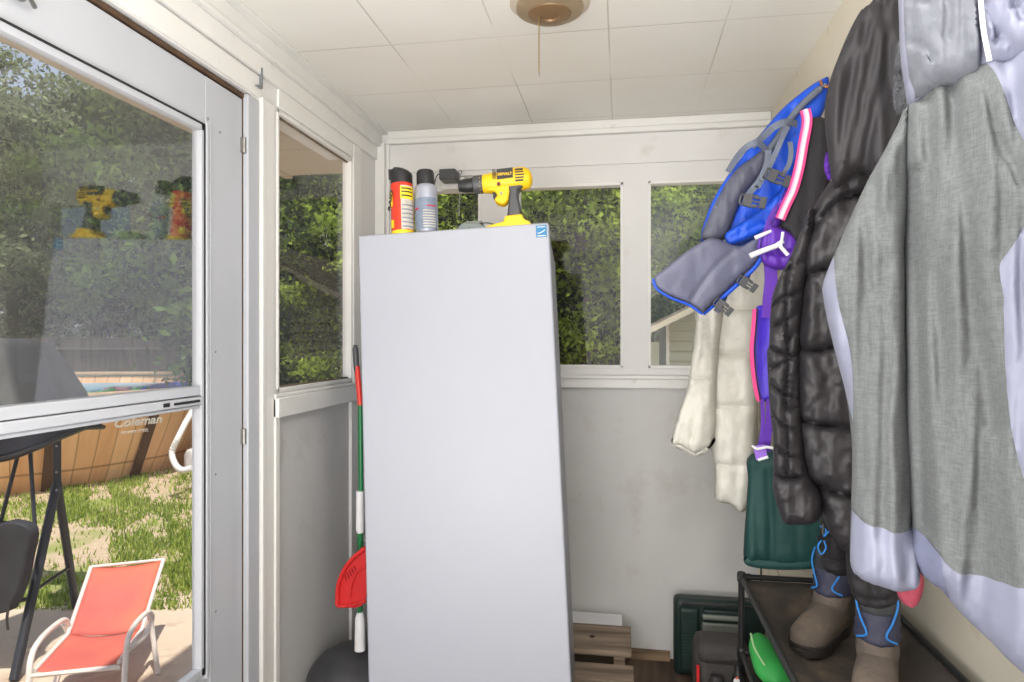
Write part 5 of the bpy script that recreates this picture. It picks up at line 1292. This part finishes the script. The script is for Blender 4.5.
# ---- canopy swing
sw_ = thing('canopy_swing', 'charcoal canopy swing frame with dark cover on patio', 'swing', PC(30, 640, 3.5))
def fx(px, d, z): p = PC(px, 341, d); return Vector((p.x, p.y, z))
foot1 = PC(14, 690, 3.12); foot1.z = GZ+.02
foot2 = PZ(76, 607, GZ+.02)
top = PC(56, 447, 3.55); knee = PC(57, 487, 3.55)
MB().tube([PC(57, 432, 3.55), knee], .026, 4).build('post', M['swingmetal'], sw_)
MB().tube([knee+Vector((0,0,.02)), foot1], .022, 12).build('leg', M['swingmetal'], sw_)
MB().tube([knee+Vector((0,0,.02)), foot2], .022, 12).build('leg', M['swingmetal'], sw_)
mb = MB()
for (x, y) in ((57,446),(57,472),(57,490)): mb.lathe([(.006,0),(.006,.006)], PC(x, y, 3.51), 8, Matrix.Rotation(pi/2, 3, 'X'))
mb.build('bolts', M['steel'], sw_)
MB().tube([foot1.lerp(knee, .43), foot2.lerp(knee, .36)], .009, 8).build('cross_brace', M['swingmetal'], sw_)
a = foot1.lerp(knee, .40); MB().tube([a, a+ (PC(-60, 660, 3.2)-PC(30, 632, 3.2))], .010, 8).build('cross_brace', M['swingmetal'], sw_)
for p0_, p1_ in (((20,447),(-4,540)), ((30,449),(36,545))):
    MB().tube([PC(*p0_, 3.3), PC(*p1_, 3.2)], .009, 8).build('hanger_bar', M['swingmetal'], sw_)
# far-side frame
sh_ = PC(-120, 341, 3.0)-PC(56, 341, 3.55); sh_.z = 0
MB().tube([PC(57, 432, 3.55)+sh_, knee+sh_], .026, 4).build('post', M['swingmetal'], sw_)
for f_ in (foot1, foot2): MB().tube([knee+sh_, f_+sh_], .022, 12).build('leg', M['swingmetal'], sw_)
# canopy: ridge, sloping faces, rounded valance
cd = lambda x: 3.45+.0
ridge = [PC(-200, 338, 3.0), PC(-60, 338, 3.2), PC(31, 339, 3.5)]
sec = [ # outlines from ridge end down to the right eave, front to back
 [(-200,338,3.0),(-200,372,2.75),(-200,430,2.6),(-200,470,2.6)],
 [(-60,338,3.2),(-70,360,2.95),(-80,420,2.8),(-80,466,2.8)],
 [(10,338.5,3.45),(4,352,3.25),(-2,410,3.10),(-2,460,3.08)],
 [(31,339,3.5),(34,366,3.40),(36,410,3.25),(36,448,3.2)],
 [(33,340,3.55),(48,368,3.50),(60,402,3.45),(64,436,3.42)],
 [(34,341,3.7),(56,372,3.72),(74,404,3.75),(84,428,3.78)],
 [(34,342,3.9),(56,374,4.1),(72,404,4.25),(80,428,4.3)],
 [(-200,342,3.6),(-200,374,4.0),(-200,404,4.2),(-200,436,4.3)],
]
cols = [spline([PC(*p) for p in s], 5) for s in sec]
nr = len(cols[0]); rowsP = [spline([c[i] for c in cols], 5) for i in range(nr)]
nc = len(rowsP[0]); vs = [p for r in rowsP for p in r]
fs = [(i*nc+j, i*nc+j+1, (i+1)*nc+j+1, (i+1)*nc+j) for i in range(nr-1) for j in range(nc-1)]
co = MB().add(vs, fs).build('canopy', M['swingcloth'], sw_, angle=35)
md = co.modifiers.new('thick', 'SOLIDIFY'); md.thickness = .006
mb = MB().tube(rowsP[-1][::1], .014, 8); mb.build('canopy_rim', M['blackpl'], sw_)
# hanging seat sling
st_ = [(-60,520,3.3),(0,522,3.25),(14,520,3.2),(30,524,3.2),(35,534,3.2),(31,556,3.15),(26,580,3.12),(16,604,3.1),(4,612,3.1),(-60,620,3.1)]
mb = MB(); mb.prism(smooth2([(x, y) for x, y, _ in st_], 4), lambda u, v, w_: PC(u, v, 3.18)+Vector((0, w_, 0)), -.03, .03)
mb.build('seat_sling', mat('black_sling_cloth', (52,53,58), .75, var=.2, vscale=6, bump=.5, bscale=10), sw_, bevel=.01)
ribbon('sling_strap', [PC(9,606,3.12), PC(7,618,3.12), PC(8,630,3.12)], .014, M['blackpl'], sw_)

# ---- salmon lounge chair
lc = thing('lounge_chair', 'salmon sling reclining lawn chair with white frame', 'lawn chair', PC(100, 690, 3.0))
tl, tr_ = PC(91, 567, 3.45), PC(163.5, 559.5, 3.62)
ml, mr_ = PC(68, 634, 3.05), PC(142, 629, 3.22)
fl_, fr_ = PC(34, 671, 2.72), PC(119, 662, 2.88)
def sling(a, b_, c, d, name, sagv, n=12, inset=.014):
    vs = []
    for i in range(n+1):
        for j in range(n+1):
            u, v = i/n, j/n
            u2 = .03+.94*u
            p = a.lerp(b_, u2).lerp(c.lerp(d, u2), v); s = 4*u*(1-u)
            vs.append(p-Vector((0,0,sagv*s)))
    fs = [(i*(n+1)+j, (i+1)*(n+1)+j, (i+1)*(n+1)+j+1, i*(n+1)+j+1) for i in range(n) for j in range(n)]
    o = MB().add(vs, fs).build(name, M['salmon'], lc, angle=80); md = o.modifiers.new('t', 'SOLIDIFY'); md.thickness = .003
sling(tl, tr_, ml, mr_, 'back_sling', .015)
sling(ml, mr_, fl_, fr_, 'seat_sling', .02)
MB().tube([tl, ml, fl_], .0095, 10).build('side_rail', M['whitetube'], lc)
MB().tube([tr_, mr_, fr_], .0095, 10).build('side_rail', M['whitetube'], lc)
MB().tube([tl, tr_], .008, 10).build('back_bar', M['whitetube'], lc)
MB().tube([fl_+Vector((0,0,-.02)), fr_+Vector((0,0,-.02))], .0095, 10).build('front_bar', M['whitetube'], lc)
def g_(px, py): return PZ(px, py, GZ+.015)
def leg(pts, name):
    MB().tube(spline(pts, 7), .012, 10).build(name, M['whitetube'], lc)
# arms: flat-topped hoops running from front foot over to the rear leg
gL = PC(27, 700, 2.66); gL.z = GZ+.015; gR = PC(123, 710, 2.78); gR.z = GZ+.015
leg([gL, PC(29,678,2.70), PC(32,655,2.74), PC(40,640,2.80), PC(53,627,2.95), PC(64,620,3.05), PC(68,626,3.08), PC(66,640,3.10)], 'armrest')
leg([gR, PC(124,690,2.82), PC(126,655,2.88), PC(129,636,2.95), PC(137,622,3.08), PC(148,612,3.2), PC(152,616,3.24), PC(151,625,3.26)], 'armrest')
leg([PC(149,613,3.22), PC(152,630,3.24), g_(158,674)], 'rear_leg')
q0 = g_(158, 674); q1 = q0+(tl-tr_).normalized()*.42; q1.z = GZ+.015
leg([PC(64,624,3.06), PC(67,640,3.1), q1], 'rear_leg')
MB().tube([PC(30,676,2.70), PC(120,668,2.86)], .008, 8).build('lower_bar', M['whitetube'], lc)
leg([fr_.lerp(mr_, .3), PC(133,646,3.05), PC(145,635,3.2), PC(150,622,3.25)], 'recline_strut')

# ============================================================= LIGHT, SKY, CAMERA
wd = bpy.data.worlds.new('sky'); SC.world = wd; wd.use_nodes = True
nt = wd.node_tree; bgn = nt.nodes['Background']
sky = nt.nodes.new('ShaderNodeTexSky'); sky.sky_type = 'NISHITA'; sky.sun_disc = False; sky.sun_elevation = radians(52); sky.sun_rotation = radians(140); sky.dust_density = 2.5; sky.air_density = 1.0
mxw = nt.nodes.new('ShaderNodeMix'); mxw.data_type = 'RGBA'; mxw.inputs['Factor'].default_value = .35
nt.links.new(sky.outputs[0], mxw.inputs['A']); mxw.inputs['B'].default_value = (6, 6.3, 7, 1)
nt.links.new(mxw.outputs['Result'], bgn.inputs[0]); bgn.inputs[1].default_value = .15
def sun(name, e, col, d, ang):
    l = bpy.data.lights.new(name, 'SUN'); l.energy = e; l.color = col; l.angle = radians(ang)
    o = bpy.data.objects.new(name, l); COL.objects.link(o); o.rotation_euler = Vector(d).to_track_quat('-Z', 'Y').to_euler(); return o
sun('sun', 4.2, (1, .95, .86), (-.2, .27, -.95), 1)
def area(name, loc, target, e, size, col=(1,1,1), sy=None):
    l = bpy.data.lights.new(name, 'AREA'); l.energy = e; l.size = size; l.color = col
    if sy: l.shape = 'RECTANGLE'; l.size_y = sy
    o = bpy.data.objects.new(name, l); COL.objects.link(o); o.location = loc
    o.rotation_euler = (Vector(target)-Vector(loc)).to_track_quat('-Z', 'Y').to_euler(); return o
area('ceiling_bounce', (-.35, -.30, 1.35), (-.35, -.34, 2.3), 52, .8, (1, .985, .97))
area('front_bounce', (-.35, .45, .80), (-.30, 1.9, 2.3), 16, .6, (1, .985, .97))
area('overhead_fill', (.055, 1.0, 2.27), (-.25, 1.9, .9), 13, .08, (1, .985, .97), .8)  # added fill under the ceiling for back wall and coats; no fixture there
area('rear_bounce', (-.1, -.75, 1.5), (-.1, -1.6, 1.55), 30, 1.0, (1, .985, .97))
area('low_fill', (-.1, -.9, .74), (-.55, 2.6, .9), 9, 1.1, (1, .985, .97), .45)

cam = bpy.data.cameras.new('camera'); cam.sensor_width = 36; cam.lens = F*36/1024; cam.clip_start = .02; cam.clip_end = 200
co = bpy.data.objects.new('camera', cam); COL.objects.link(co)
co.location = CAM; co.rotation_euler = (pi/2, 0, TH)
SC.camera = co
SC.view_settings.view_transform = 'Standard'
SC.view_settings.look = 'None'
SC.view_settings.exposure = 0

# fittings belong to the part they sit on
NEST = {'name_print': 'name_plate', 'clutch_marks': 'clutch_collar', 'vents': 'motor_housing', 'direction_button': 'motor_housing',
        'warning_print': 'warning_panel', 'logo_print': 'logo_panel', 'fine_print': 'info_label', 'red_print': 'label', 'pale_print': 'label',
        'zip_teeth': 'zip_binding', 'zip_tape': 'zip_binding', 'edge_piping': 'lower_flap', 'lining_piping': 'collar_lining', 'clasp_edge': 'clasp',
        'sash_latch': 'sash_rail', 'sleeve_stripe': 'sleeve', 'blue_piping': 'gaiter', 'wordmark': 'pool_wall', 'bolts': 'post',
        'door_gasket': 'door', 'badge_spots': 'badge', 'lap_boards': 'wall', 'fascia': 'roof', 'canopy_rim': 'canopy', 'fur_base': 'hood',
        'fur_trim': 'hood', 'hood_piping': 'hood_shell', 'adapter_cord': 'adapter_body', 'teeth': 'pan', 'ribs': 'case_panel', 'knot': 'board',
        'contact_block': 'cradle', 'hem': 'leg', 'toggle': 'leg', 'cord': 'leg', 'cuff_hem': 'sleeve', 'sling_strap': 'seat_sling', 'chain_end': 'bead_chain'}
for root in [o for o in bpy.data.objects if o.parent is None]:
    kids = [c for c in root.children]
    for c in kids:
        want = NEST.get(c.name.split('.')[0])
        if want is None or len(c.children): continue
        host = [k for k in kids if k.name.split('.')[0] == want and k.parent is root]
        if host: c.parent = host[0]

for o in bpy.data.objects:
    if '_local' in o: del o['_local']
    if o.parent is not None and 'category' in o: del o['category']
